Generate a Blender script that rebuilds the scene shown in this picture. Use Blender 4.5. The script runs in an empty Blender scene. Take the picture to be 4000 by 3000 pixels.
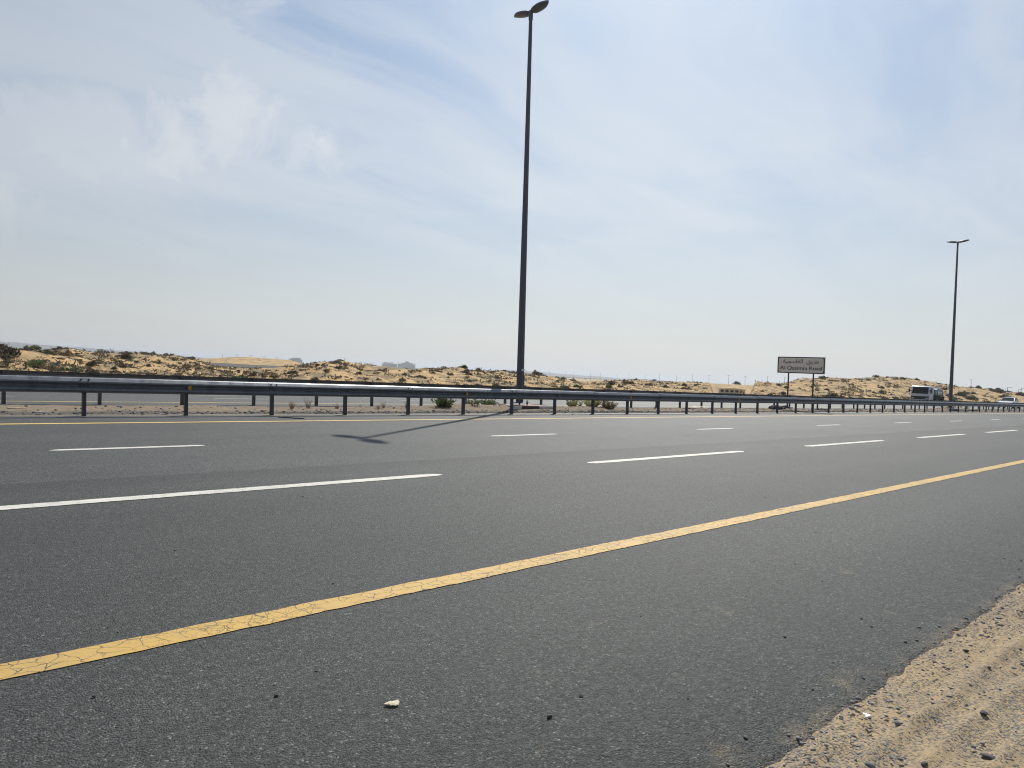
import bpy, bmesh, math, random
import numpy as np
from mathutils import Vector, Matrix

R = math.radians
rnd = random.Random(7)
sc = bpy.context.scene
COL = sc.collection

# ------------------------------------------------------------------ camera
# world: x runs along the road (to the right), y across it (away), z up; the near carriageway lies in z = 0
F_PX, YAW, PITCH, ROLL, EYE = 2882.5, .7735, -.0139, .0492, 1.2698
fwd = Vector((math.sin(YAW) * math.cos(PITCH), math.cos(YAW) * math.cos(PITCH), math.sin(PITCH)))
r0 = Vector((math.cos(YAW), -math.sin(YAW), 0))
u0 = r0.cross(fwd)
rt = r0 * math.cos(ROLL) + u0 * math.sin(ROLL)
up = -r0 * math.sin(ROLL) + u0 * math.cos(ROLL)
cam = bpy.data.cameras.new('camera')
camo = bpy.data.objects.new('camera', cam)
COL.objects.link(camo)
m3 = Matrix((rt, up, -fwd)).transposed()
camo.matrix_world = Matrix.Translation((0, 0, EYE)) @ m3.to_4x4()
cam.sensor_fit = 'HORIZONTAL'
cam.sensor_width = 36.0
cam.lens = 36.0 * F_PX / 4000.0
cam.clip_start = 0.05
cam.clip_end = 40000
sc.camera = camo

# ------------------------------------------------------------------ light
SUN = Vector((10.8, 7.3, 13.8)).normalized()
SUN_EL = math.asin(SUN.z)
SUN_AZ = math.atan2(SUN.x, SUN.y)
EXPOSURE = 0.0
sc.view_settings.view_transform = 'Standard'
sc.view_settings.look = 'None'
sc.view_settings.gamma = 1
sc.view_settings.use_curve_mapping = False
sc.view_settings.exposure = EXPOSURE
sc.cycles.use_denoising = True
sc.cycles.filter_width = 1.1
sd = bpy.data.lights.new('sun', 'SUN')
sd.energy = 4.6
sd.angle = R(0.55)
sd.color = (1.0, .95, .87)
so = bpy.data.objects.new('sun', sd)
COL.objects.link(so)
so.location = (0, 0, 60)
so.rotation_euler = SUN.to_track_quat('Z', 'Y').to_euler()

world = bpy.data.worlds.new('World')
sc.world = world
world.use_nodes = True


class NT:
    """small helper for writing node trees"""
    def __init__(self, tree):
        self.t = tree

    def n(self, kind, **kw):
        nd = self.t.nodes.new(kind)
        for k, v in kw.items():
            setattr(nd, k, v)
        return nd

    def link(self, a, b):
        self.t.links.new(a, b)

    def put(self, sock, v):
        if hasattr(v, 'links') or isinstance(v, bpy.types.NodeSocket):
            self.link(v, sock)
        else:
            sock.default_value = v

    def math(self, op, a, b=0.0, c=0.0, clamp=False):
        nd = self.n('ShaderNodeMath', operation=op)
        nd.use_clamp = clamp
        self.put(nd.inputs[0], a)
        self.put(nd.inputs[1], b)
        self.put(nd.inputs[2], c)
        return nd.outputs[0]

    def vmath(self, op, a, b=(0, 0, 0)):
        nd = self.n('ShaderNodeVectorMath', operation=op)
        self.put(nd.inputs[0], a)
        self.put(nd.inputs[1], b)
        return nd.outputs[0]

    def mix(self, fac, a, b, mode='MIX'):
        nd = self.n('ShaderNodeMix', data_type='RGBA', blend_type=mode)
        self.put(nd.inputs[0], fac)
        for s, v in ((nd.inputs[6], a), (nd.inputs[7], b)):
            if isinstance(v, (tuple, list)) and len(v) == 3:
                v = (*v, 1)
            self.put(s, v)
        return nd.outputs[2]

    def rng(self, v, a, b, c=0.0, d=1.0, smooth=False):
        nd = self.n('ShaderNodeMapRange')
        nd.interpolation_type = 'SMOOTHSTEP' if smooth else 'LINEAR'
        self.put(nd.inputs[0], v)
        for i, q in enumerate((a, b, c, d)):
            self.put(nd.inputs[i + 1], q)
        return nd.outputs[0]

    def noise(self, vec, scale, detail=4.0, rough=.5, dist=0.0, out=0):
        nd = self.n('ShaderNodeTexNoise')
        if vec is not None:
            self.link(vec, nd.inputs['Vector'])
        nd.inputs['Scale'].default_value = scale
        nd.inputs['Detail'].default_value = detail
        nd.inputs['Roughness'].default_value = rough
        nd.inputs['Distortion'].default_value = dist
        return nd.outputs[out]

    def vor(self, vec, scale, feature='F1', out=0, rand=1.0):
        nd = self.n('ShaderNodeTexVoronoi', feature=feature)
        self.link(vec, nd.inputs['Vector'])
        nd.inputs['Scale'].default_value = scale
        nd.inputs['Randomness'].default_value = rand
        return nd.outputs[out]

    def scale(self, vec, s):
        return self.vmath('MULTIPLY', vec, s)

    def ramp(self, fac, stops):
        nd = self.n('ShaderNodeValToRGB')
        self.put(nd.inputs[0], fac)
        e = nd.color_ramp.elements
        while len(e) < len(stops):
            e.new(.5)
        for el, (p, c) in zip(e, stops):
            el.position = p
            el.color = (*c, 1)
        return nd.outputs[0]


def build_world():
    t = NT(world.node_tree)
    t.t.nodes.clear()
    out = t.n('ShaderNodeOutputWorld')
    bg = t.n('ShaderNodeBackground')
    bg.inputs[1].default_value = 0.1
    t.link(bg.outputs[0], out.inputs[0])
    sky = t.n('ShaderNodeTexSky', sky_type='NISHITA')
    sky.sun_disc = False
    sky.sun_elevation = SUN_EL
    sky.sun_rotation = SUN_AZ
    sky.altitude = 50
    sky.air_density = 1.0
    sky.dust_density = 1.4
    sky.ozone_density = 1.5
    co = t.n('ShaderNodeTexCoord').outputs['Generated']
    sep = t.n('ShaderNodeSeparateXYZ')
    t.link(co, sep.inputs[0])
    z = sep.outputs[2]
    den = t.math('ADD', t.math('MAXIMUM', z, 0.0), .16)
    cmb = t.n('ShaderNodeCombineXYZ')
    t.link(t.math('DIVIDE', sep.outputs[0], den), cmb.inputs[0])
    t.link(t.math('DIVIDE', sep.outputs[1], den), cmb.inputs[1])
    p = cmb.outputs[0]
    rot = t.n('ShaderNodeMapping')
    rot.inputs['Rotation'].default_value = (0, 0, R(28))
    rot.inputs['Scale'].default_value = (.42, 1.25, 1)
    t.link(p, rot.inputs[0])
    warp = t.noise(p, .8, 3, .5, 0, 1)
    pv = t.vmath('ADD', rot.outputs[0], t.vmath('MULTIPLY', t.vmath('SUBTRACT', warp, (.5, .5, .5)), (.9, .9, .9)))
    streak = t.noise(pv, 1.25, 9, .56, .25)
    big = t.noise(p, .55, 3, .5)
    cl = t.math('ADD', t.math('MULTIPLY', streak, .75), t.math('MULTIPLY', big, .45))
    cirrus = t.rng(cl, .47, .70, 0, 1, True)

    # one brighter bank of cloud in the west half of the view, with a ragged edge
    def bank(az, el, wid, hei, amp):
        d = Vector((math.sin(R(az)) * math.cos(R(el)), math.cos(R(az)) * math.cos(R(el)), math.sin(R(el))))
        sx = Vector((math.cos(R(az)), -math.sin(R(az)), 0))
        sy = sx.cross(d)

        def dot(v):
            nd = t.n('ShaderNodeVectorMath', operation='DOT_PRODUCT')
            t.link(co, nd.inputs[0])
            nd.inputs[1].default_value = v
            return nd.outputs['Value']
        a = t.math('DIVIDE', dot(sx), R(wid))
        b = t.math('DIVIDE', dot(sy), R(hei))
        rr = t.math('SQRT', t.math('ADD', t.math('MULTIPLY', a, a), t.math('MULTIPLY', b, b)))
        rag = t.noise(co, 9.0, 9, .62, .5)
        v = t.math('ADD', t.math('SUBTRACT', 1.0, rr), t.math('MULTIPLY', t.math('SUBTRACT', rag, .5), 2.4))
        return t.math('MULTIPLY', t.rng(v, 0, .85, 0, 1, True), amp)
    b1 = bank(23.0, 17.0, 9.5, 8.5, .95)
    b2 = bank(13.0, 14.0, 10.0, 6.5, .7)
    b3 = bank(36.0, 29.0, 14.0, 4.5, .75)
    b4 = bank(33.0, 15.5, 10.0, 2.2, .5)
    clouds = t.math('MAXIMUM', t.math('MULTIPLY', cirrus, t.rng(z, .04, .26, .12, .66, True)), t.math('MAXIMUM', t.math('MAXIMUM', b1, b2), t.math('MAXIMUM', b3, b4)))
    # milky air: thick towards the horizon
    hz = t.rng(z, -.02, .50, 1, 0, False)
    hz = t.math('POWER', hz, 1.15)
    sky_l = t.mix(1.0, sky.outputs[0], SKY_TINT, 'MULTIPLY')
    # hazy air and thin cloud are brightest towards the sun and dull opposite to it
    fs = t.n('ShaderNodeVectorMath', operation='DOT_PRODUCT')
    hd = t.n('ShaderNodeVectorMath', operation='NORMALIZE')
    t.link(t.vmath('MULTIPLY', co, (1, 1, 0)), hd.inputs[0])
    t.link(hd.outputs[0], fs.inputs[0])
    fs.inputs[1].default_value = (math.sin(SUN_AZ), math.cos(SUN_AZ), 0)
    mr = t.n('ShaderNodeMapRange')
    mr.clamp = False
    t.link(fs.outputs['Value'], mr.inputs[0])
    for i_, q_ in enumerate((.2, 1.0, .56, 1.02)):
        mr.inputs[i_ + 1].default_value = q_
    fwd_f = t.math('MAXIMUM', mr.outputs[0], .46)

    def lit(col):
        nd = t.n('ShaderNodeVectorMath', operation='SCALE')
        nd.inputs[0].default_value = col
        t.link(fwd_f, nd.inputs['Scale'])
        return nd.outputs[0]
    c = t.mix(t.math('MULTIPLY', hz, .93), sky_l, lit(HAZE_COL))
    c = t.mix(t.math('MULTIPLY', clouds, .82), c, lit(CLOUD_COL))
    t.link(c, bg.inputs[0])


SKY_TINT = (.64, .80, .91)
HAZE_COL = (7.2, 7.15, 7.05)
CLOUD_COL = (8.0, 8.3, 8.6)
build_world()


# ------------------------------------------------------------------ helpers
class MB:
    def __init__(self):
        self.v, self.f = [], []

    def add(self, vs, fs):
        o = len(self.v)
        self.v += [tuple(p) for p in vs]
        self.f += [tuple(i + o for i in f) for f in fs]
        return self

    def box(self, x0, x1, y0, y1, z0, z1):
        vs = [(x, y, z) for z in (z0, z1) for y in (y0, y1) for x in (x0, x1)]
        return self.add(vs, [(0, 2, 3, 1), (4, 5, 7, 6), (0, 1, 5, 4), (1, 3, 7, 5), (3, 2, 6, 7), (2, 0, 4, 6)])

    def tube(self, pts, rad, n=8, cap=True):
        pts = [Vector(p) for p in pts]
        if not isinstance(rad, (list, tuple)):
            rad = [rad] * len(pts)
        rings = []
        ref = None
        for i, p in enumerate(pts):
            d = (pts[min(i + 1, len(pts) - 1)] - pts[max(i - 1, 0)]).normalized()
            if ref is None:
                ref = d.orthogonal().normalized()
            a = (ref - d * ref.dot(d)).normalized()
            ref = a
            b = d.cross(a)
            rings.append([p + (a * math.cos(q) + b * math.sin(q)) * rad[i] for q in [2 * math.pi * (k + .5) / n for k in range(n)]])
        return self.loft(rings, cap)

    def loft(self, rings, cap=True, closed=True):
        n = len(rings[0])
        vs = [p for r in rings for p in r]
        fs = []
        for i in range(len(rings) - 1):
            for k in range(n if closed else n - 1):
                a, b = i * n + k, i * n + (k + 1) % n
                fs.append((a, b, b + n, a + n))
        if cap and closed:
            fs.append(tuple(range(n))[::-1])
            fs.append(tuple(range((len(rings) - 1) * n, len(rings) * n)))
        return self.add(vs, fs)

    def prism(self, poly, h0, h1, axis='z'):
        """poly of 2D points extruded along axis from h0 to h1"""
        def P(a, b, h):
            return (a, b, h) if axis == 'z' else ((a, h, b) if axis == 'y' else (h, a, b))
        return self.loft([[P(a, b, h0) for a, b in poly], [P(a, b, h1) for a, b in poly]])

    def quad(self, a, b, c, d):
        return self.add([a, b, c, d], [(0, 1, 2, 3)])

    def mesh(self, name, mat, smooth=False, bevel=0, seg=2, merge=False):
        me = bpy.data.meshes.new(name)
        me.from_pydata(self.v, [], self.f)
        bm = bmesh.new()
        bm.from_mesh(me)
        if merge:
            bmesh.ops.remove_doubles(bm, verts=bm.verts, dist=1e-4)
        bmesh.ops.recalc_face_normals(bm, faces=bm.faces)
        if bevel:
            ed = [e for e in bm.edges if len(e.link_faces) == 2 and e.calc_face_angle(0) > .5]
            bmesh.ops.bevel(bm, geom=ed, offset=bevel, segments=seg, affect='EDGES', profile=.6, clamp_overlap=True)
        if smooth:
            for f in bm.faces:
                f.smooth = True
            for e in bm.edges:
                if len(e.link_faces) == 2 and e.calc_face_angle(0) > R(38):
                    e.smooth = False
        bm.to_mesh(me)
        bm.free()
        if mat:
            me.materials.append(mat)
        return me

    def build(self, name, mat, parent=None, **kw):
        return link(name, self.mesh(name, mat, **kw), parent)


def link(name, data, parent=None):
    o = bpy.data.objects.new(name, data)
    COL.objects.link(o)
    if parent:
        o.parent = parent
    return o


def tag(o, label=None, cat=None, group=None, kind=None):
    if label:
        o['label'] = label
    if cat:
        o['category'] = cat
    if group:
        o['group'] = group
    if kind:
        o['kind'] = kind
    return o


def thing(name, label, cat, loc=(0, 0, 0), rz=0, group=None, ry=0):
    o = link(name, None)
    o.location = loc
    o.rotation_euler = (0, ry, rz)
    return tag(o, label, cat, group)


def copy_tree(o, parent=None):
    c = o.copy()
    COL.objects.link(c)
    if parent:
        c.parent = parent
    for ch in [q for q in o.children]:
        copy_tree(ch, c)
    return c


def grid_mesh(name, P, mat, smooth=True):
    """P: array (rows, cols, 3)"""
    h, w = P.shape[:2]
    idx = np.arange(h * w).reshape(h, w)
    f = np.stack([idx[:-1, :-1], idx[:-1, 1:], idx[1:, 1:], idx[1:, :-1]], -1).reshape(-1, 4)
    me = bpy.data.meshes.new(name)
    me.vertices.add(h * w)
    me.vertices.foreach_set('co', P.reshape(-1).astype(np.float32))
    me.loops.add(f.size)
    me.loops.foreach_set('vertex_index', f.reshape(-1).astype(np.int32))
    me.polygons.add(len(f))
    me.polygons.foreach_set('loop_start', np.arange(0, f.size, 4, dtype=np.int32))
    me.update(calc_edges=True)
    if smooth:
        me.polygons.foreach_set('use_smooth', np.ones(len(f), dtype=bool))
    if mat:
        me.materials.append(mat)
    return me


def soup_mesh(name, V, Fq, mat, mats=None, midx=None):
    me = bpy.data.meshes.new(name)
    V = np.asarray(V, np.float32)
    Fq = np.asarray(Fq, np.int32)
    k = Fq.shape[1]
    me.vertices.add(len(V))
    me.vertices.foreach_set('co', V.reshape(-1))
    me.loops.add(Fq.size)
    me.loops.foreach_set('vertex_index', Fq.reshape(-1))
    me.polygons.add(len(Fq))
    me.polygons.foreach_set('loop_start', np.arange(0, Fq.size, k, dtype=np.int32))
    me.update(calc_edges=True)
    for m in (mats or [mat]):
        me.materials.append(m)
    if midx is not None:
        me.polygons.foreach_set('material_index', np.asarray(midx, np.int32))
    return me


_rng = np.random.default_rng(11)
_perm = _rng.random((256, 256))


def vnoise(x, y):
    xi, yi = np.floor(x).astype(int), np.floor(y).astype(int)
    fx, fy = x - xi, y - yi
    fx, fy = fx * fx * (3 - 2 * fx), fy * fy * (3 - 2 * fy)
    g = lambda a, b: _perm[a & 255, b & 255]
    return (g(xi, yi) * (1 - fx) + g(xi + 1, yi) * fx) * (1 - fy) + (g(xi, yi + 1) * (1 - fx) + g(xi + 1, yi + 1) * fx) * fy


def fbm(x, y, oct=4, lac=2.03, gain=.5):
    s, a, n = 0, 1.0, 0
    for i in range(oct):
        s = s + a * (vnoise(x + 17.3 * i, y - 9.1 * i) - .5)
        n += a
        x, y, a = x * lac, y * lac, a * gain
    return s / n * 2


def sstep(a, b, x):
    t = np.clip((x - a) / (b - a), 0, 1)
    return t * t * (3 - 2 * t)


# ------------------------------------------------------------------ materials
def new_mat(name):
    m = bpy.data.materials.new(name)
    m.use_nodes = True
    t = NT(m.node_tree)
    return m, t, m.node_tree.nodes['Principled BSDF']


def obj_co(t):
    return t.n('ShaderNodeTexCoord').outputs['Object']


def geo_co(t):
    return t.n('ShaderNodeNewGeometry').outputs['Position']


def bump(t, bs, h, strength, dist):
    nd = t.n('ShaderNodeBump')
    nd.inputs['Strength'].default_value = strength
    nd.inputs['Distance'].default_value = dist
    t.link(h, nd.inputs['Height'])
    t.link(nd.outputs[0], bs.inputs['Normal'])


def plain(name, col, rough=.6, metal=0.0, var=.25, scale=6.0, spec=.5, bmp=0.0):
    """simple surface with soft large and small tone variation"""
    m, t, bs = new_mat(name)
    p = obj_co(t)
    n1 = t.noise(p, scale, 5, .6)
    n2 = t.noise(p, scale * 9, 3, .6)
    v = t.math('ADD', t.math('MULTIPLY', n1, .7), t.math('MULTIPLY', n2, .3))
    lo = tuple(c * (1 - var) for c in col)
    hi = tuple(min(1, c * (1 + var)) for c in col)
    t.link(t.mix(t.rng(v, .3, .7), lo, hi), bs.inputs['Base Color'])
    t.put(bs.inputs['Roughness'], t.rng(n1, .3, .7, max(0.02, rough - .08), min(1, rough + .08)))
    bs.inputs['Metallic'].default_value = metal
    bs.inputs['Specular IOR Level'].default_value = spec
    if bmp:
        bump(t, bs, n2, .5, bmp)
    return m


def asphalt(name, base, near=True):
    m, t, bs = new_mat(name)
    p = geo_co(t)
    sep = t.n('ShaderNodeSeparateXYZ')
    t.link(p, sep.inputs[0])
    y = sep.outputs[1]
    vcol = t.n('ShaderNodeTexVoronoi', feature='F1')
    t.link(p, vcol.inputs['Vector'])
    vcol.inputs['Scale'].default_value = 120
    vc = t.n('ShaderNodeSeparateColor')
    t.link(vcol.outputs['Color'], vc.inputs[0])
    v2 = t.n('ShaderNodeTexVoronoi', feature='F1')
    t.link(p, v2.inputs['Vector'])
    v2.inputs['Scale'].default_value = 260
    vc2 = t.n('ShaderNodeSeparateColor')
    t.link(v2.outputs['Color'], vc2.inputs[0])
    b = base
    stones = t.ramp(vc.outputs[0], [(0, (b * .18,) * 3), (.22, (b * .55, b * .575, b * .56)), (.62, (b * .95, b * .99, b * .965)),
                                    (.86, (b * 1.42, b * 1.47, b * 1.42)), (.97, (b * 2.0, b * 2.06, b * 1.98)), (1, (b * 4.2, b * 4.3, b * 4.0))])
    small = t.ramp(vc2.outputs[1], [(0, (.45,) * 3), (.5, (.95,) * 3), (1, (1.6,) * 3)])
    c = t.mix(.75, stones, small, 'MULTIPLY')
    # coarser clumps of chippings
    cl2 = t.noise(p, 26, 4, .75)
    cm = t.n('ShaderNodeVectorMath', operation='SCALE')
    t.link(c, cm.inputs[0])
    t.put(cm.inputs['Scale'], t.rng(cl2, .34, .66, .55, 1.5))
    c = cm.outputs[0]
    # patches, traffic streaks
    big = t.noise(p, .35, 4, .55)
    mid = t.noise(p, 2.6, 4, .6)
    st = t.noise(t.scale(p, (.07, 2.3, 1)), 1.0, 4, .6)
    tone = t.math('ADD', t.math('ADD', t.math('MULTIPLY', big, .75), t.math('MULTIPLY', mid, .3)), t.math('MULTIPLY', st, .5))
    tone = t.rng(tone, .47, 1.08, .70, 1.30)
    if near:
        # the far lane is an older, coarser lift: seam at y = 8.23, dark sealed strip on this side of it
        wob = t.math('MULTIPLY', t.math('SUBTRACT', t.noise(t.scale(p, (.4, 0, 0)), 3.0, 3, .5), .5), .09)
        ys = t.math('ADD', y, wob)
        old = t.rng(ys, 8.215, 8.245, 0, 1)
        strip = t.math('MULTIPLY', t.rng(ys, 7.45, 8.0, 0, 1, True), t.math('SUBTRACT', 1.0, old))
        tone = t.math('MULTIPLY', tone, t.rng(old, 0, 1, 1.0, 1.32))
        tone = t.math('MULTIPLY', tone, t.rng(strip, 0, 1, 1.0, .74))
        # polished, darker wheel paths and a faint oily lane centre
        for yc, hw, dep in ((4.35, .45, .90), (6.0, .5, .82), (5.2, .25, .95), (9.6, .4, .92), (11.6, .4, .92), (13.3, .4, .93)):
            wy = t.math('ABSOLUTE', t.math('SUBTRACT', t.math('ADD', y, t.math('MULTIPLY', st, .3)), yc + .15))
            tone = t.math('MULTIPLY', tone, t.rng(wy, 0, hw * 1.6, dep, 1.0, True))
        # shoulder is a little paler and dustier
        sh = t.rng(y, 3.6, 2.2, 0, 1, True)
        tone = t.math('MULTIPLY', tone, t.rng(sh, 0, 1, 1.0, 1.10))
    cc = t.n('ShaderNodeVectorMath', operation='SCALE')
    t.link(c, cc.inputs[0])
    t.put(cc.inputs['Scale'], tone)
    c = cc.outputs[0]
    if near:
        # blown sand lying in the texture near the edge, and odd sandy spots on the shoulder
        e = t.math('ADD', t.rng(y, 1.62, 1.0, 0, 1), t.math('MULTIPLY', t.math('SUBTRACT', t.noise(p, 5, 6, .65), .5), 1.5))
        sandy = t.rng(e, .66, .98, 0, .7)
        spot = t.math('MULTIPLY', t.rng(t.noise(p, 3.1, 5, .6), .67, .74, 0, .55), t.math('MULTIPLY', sh, t.rng(vc2.outputs[0], .3, .6)))
        verge = t.math('MULTIPLY', t.rng(t.math('ADD', y, t.math('MULTIPLY', t.noise(p, 1.5, 5, .65), 1.1)), 16.9, 17.3, 0, 1), t.rng(vc.outputs[1], .2, .75, .1, .75))
        f = t.math('MAXIMUM', t.math('MAXIMUM', t.math('MULTIPLY', sandy, t.rng(vc2.outputs[2], .25, .55)), spot), verge)
        c = t.mix(f, c, (.30, .225, .135))
    t.link(c, bs.inputs['Base Color'])
    bs.inputs['Roughness'].default_value = .60
    bs.inputs['Specular IOR Level'].default_value = .34
    bs.inputs['Specular Tint'].default_value = (.93, 1, .965, 1)
    h = t.math('SUBTRACT', t.math('MULTIPLY', vcol.outputs[0], -1.0), t.math('MULTIPLY', v2.outputs[0], .5))
    h = t.math('ADD', t.math('ADD', h, t.math('MULTIPLY', vc.outputs[2], .5)), t.math('MULTIPLY', cl2, 2.2))
    bump(t, bs, h, .8, .006)
    return m


def sand(name, col, margin=False, coarse=False, gravel=0.0, dark=(.12, .115, .11), rough=.95, debris=0.0):
    m, t, bs = new_mat(name)
    p = geo_co(t)
    n1 = t.noise(p, .22, 5, .6)
    n2 = t.noise(p, 3.0, 5, .65)
    n3 = t.noise(p, 40.0, 4, .7)
    v = t.math('ADD', t.math('ADD', t.math('MULTIPLY', n1, .5), t.math('MULTIPLY', n2, .35)), t.math('MULTIPLY', n3, .25))
    c = t.mix(t.rng(v, .35, .78), tuple(q * .76 for q in col), tuple(min(1, q * 1.17) for q in col))
    h = t.math('ADD', t.math('MULTIPLY', n2, 1.0), t.math('MULTIPLY', n3, .35))
    if gravel:
        va = t.n('ShaderNodeTexVoronoi', feature='F1')
        t.link(p, va.inputs['Vector'])
        va.inputs['Scale'].default_value = 75
        s = t.n('ShaderNodeSeparateColor')
        t.link(va.outputs['Color'], s.inputs[0])
        cover = t.rng(t.noise(p, 1.7, 5, .65), .32, .62, .25, 1.0)
        f = t.math('MULTIPLY', t.rng(s.outputs[0], 1 - gravel, 1 - gravel + .06), t.rng(va.outputs[0], .55, .35))
        f = t.math('MULTIPLY', f, cover)
        stone = t.mix(s.outputs[1], tuple(q * .6 for q in dark), tuple(q * 2.2 for q in dark))
        c = t.mix(f, c, stone)
        h = t.math('ADD', h, t.math('MULTIPLY', f, 1.4))
        if coarse:
            vb = t.n('ShaderNodeTexVoronoi', feature='F1')
            t.link(p, vb.inputs['Vector'])
            vb.inputs['Scale'].default_value = 150
            s2 = t.n('ShaderNodeSeparateColor')
            t.link(vb.outputs['Color'], s2.inputs[0])
            f2 = t.math('MULTIPLY', t.rng(s2.outputs[0], .45, .55), t.rng(t.noise(p, 2.6, 6, .7), .36, .6, .15, .9))
            c = t.mix(f2, c, t.mix(s2.outputs[1], (.06, .06, .06), (.26, .25, .235)))
            h = t.math('ADD', h, t.math('MULTIPLY', f2, .6))
    if margin:
        sp = t.n('ShaderNodeSeparateXYZ')
        t.link(p, sp.inputs[0])
        yw = t.math('ADD', sp.outputs[1], t.math('MULTIPLY', t.math('SUBTRACT', t.noise(p, 2.2, 5, .65), .5), .7))
        f = t.math('MULTIPLY', t.rng(yw, 17.75, 17.35, 0, 1), t.rng(n3, .3, .62, .45, 1))
        c = t.mix(f, c, (.105, .10, .095))
    if debris:
        # dry plant litter lying in the sand
        w = t.noise(t.scale(p, (.75, .40, 1)), 1.0, 6, .66, .5)
        f = t.math('MULTIPLY', t.rng(w, .475, .55, 0, debris), t.rng(n3, .25, .55, .5, 1))
        c = t.mix(f, c, (.175, .145, .10))
    t.link(c, bs.inputs['Base Color'])
    bs.inputs['Roughness'].default_value = rough
    bs.inputs['Specular IOR Level'].default_value = .2
    bump(t, bs, h, .6, .015 if not debris else .05)
    return m


def paint(name, col, crack=0.0, wear=.3):
    m, t, bs = new_mat(name)
    p = geo_co(t)
    wv = t.vmath('ADD', p, t.vmath('MULTIPLY', t.vmath('SUBTRACT', t.noise(p, 9, 4, .6, 0, 1), (.5, .5, .5)), (.09, .09, .09)))
    n = t.noise(p, 2.2, 5, .65)
    n2 = t.noise(p, 60, 4, .7)
    dirty = tuple(q * .62 + .06 for q in col)
    c = t.mix(t.rng(t.math('ADD', t.math('MULTIPLY', n, .6), t.math('MULTIPLY', n2, .4)), .36, .68), dirty, col)
    # aggregate showing through worn spots
    f = t.rng(t.math('ADD', t.math('MULTIPLY', n2, .65), t.math('MULTIPLY', n, .35)), .575, .66, 0, wear)
    c = t.mix(f, c, (.09, .09, .088))
    h = n2
    if crack:
        d = t.vor(t.scale(wv, (11, 12, 1)), 1.0, 'DISTANCE_TO_EDGE')
        d2 = t.vor(t.scale(wv, (20, 23, 1)), 1.0, 'DISTANCE_TO_EDGE')
        gate = t.rng(t.noise(p, .9, 3, .5), .42, .6)
        k = t.math('MAXIMUM', t.rng(d, .008, .03, 1, 0), t.math('MULTIPLY', t.rng(d2, .006, .035, .7, 0), gate))
        k = t.math('MULTIPLY', k, t.rng(t.noise(p, 3.5, 3, .5), .34, .46))
        c = t.mix(t.math('MULTIPLY', k, crack), c, (.055, .05, .045))
        h = t.math('SUBTRACT', h, t.math('MULTIPLY', k, 2.0))
    t.link(c, bs.inputs['Base Color'])
    bs.inputs['Roughness'].default_value = .62
    bs.inputs['Specular IOR Level'].default_value = .4
    bump(t, bs, h, .5, .003)
    return m


def leafmat(name, col, var=.35):
    m, t, bs = new_mat(name)
    oi = t.n('ShaderNodeObjectInfo')
    p = geo_co(t)
    n = t.noise(p, 5.0, 3, .6)
    v = t.math('ADD', t.math('MULTIPLY', n, .7), t.math('MULTIPLY', oi.outputs['Random'], .4))
    c = t.mix(t.rng(v, .2, .85), tuple(q * (1 - var) for q in col), tuple(q * (1 + var) for q in col))
    t.link(c, bs.inputs['Base Color'])
    bs.inputs['Roughness'].default_value = .8
    bs.inputs['Specular IOR Level'].default_value = .25
    tr = t.n('ShaderNodeBsdfTranslucent')
    t.link(c, tr.inputs[0])
    mx = t.n('ShaderNodeMixShader')
    mx.inputs[0].default_value = .22
    t.link(bs.outputs[0], mx.inputs[1])
    t.link(tr.outputs[0], mx.inputs[2])
    t.link(mx.outputs[0], t.t.nodes['Material Output'].inputs[0])
    return m


def steel(name, col, rough=.5, metal=.6, streak=True):
    """weathered galvanised steel"""
    m, t, bs = new_mat(name)
    p = geo_co(t)
    n1 = t.noise(t.scale(p, (1.2, 1, .25)), 5, 5, .65)
    n2 = t.noise(p, 38, 3, .6)
    v = t.math('ADD', t.math('MULTIPLY', n1, .65), t.math('MULTIPLY', n2, .35))
    c = t.mix(t.rng(v, .32, .7), tuple(q * .66 for q in col), tuple(q * 1.25 for q in col))
    rust = t.rng(t.noise(p, 2.1, 6, .7), .66, .74, 0, .3)
    c = t.mix(rust, c, (.13, .085, .055))
    t.link(c, bs.inputs['Base Color'])
    t.put(bs.inputs['Roughness'], t.rng(n1, .3, .7, rough - .1, rough + .12))
    bs.inputs['Metallic'].default_value = metal
    bump(t, bs, n2, .15, .002)
    return m


def glass(name, col=(.02, .025, .03)):
    m, t, bs = new_mat(name)
    bs.inputs['Base Color'].default_value = (*col, 1)
    bs.inputs['Roughness'].default_value = .08
    bs.inputs['Specular IOR Level'].default_value = .22
    n = t.noise(obj_co(t), 3.0, 3, .5)
    t.put(bs.inputs['Roughness'], t.rng(n, .3, .7, .05, .16))
    return m


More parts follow.
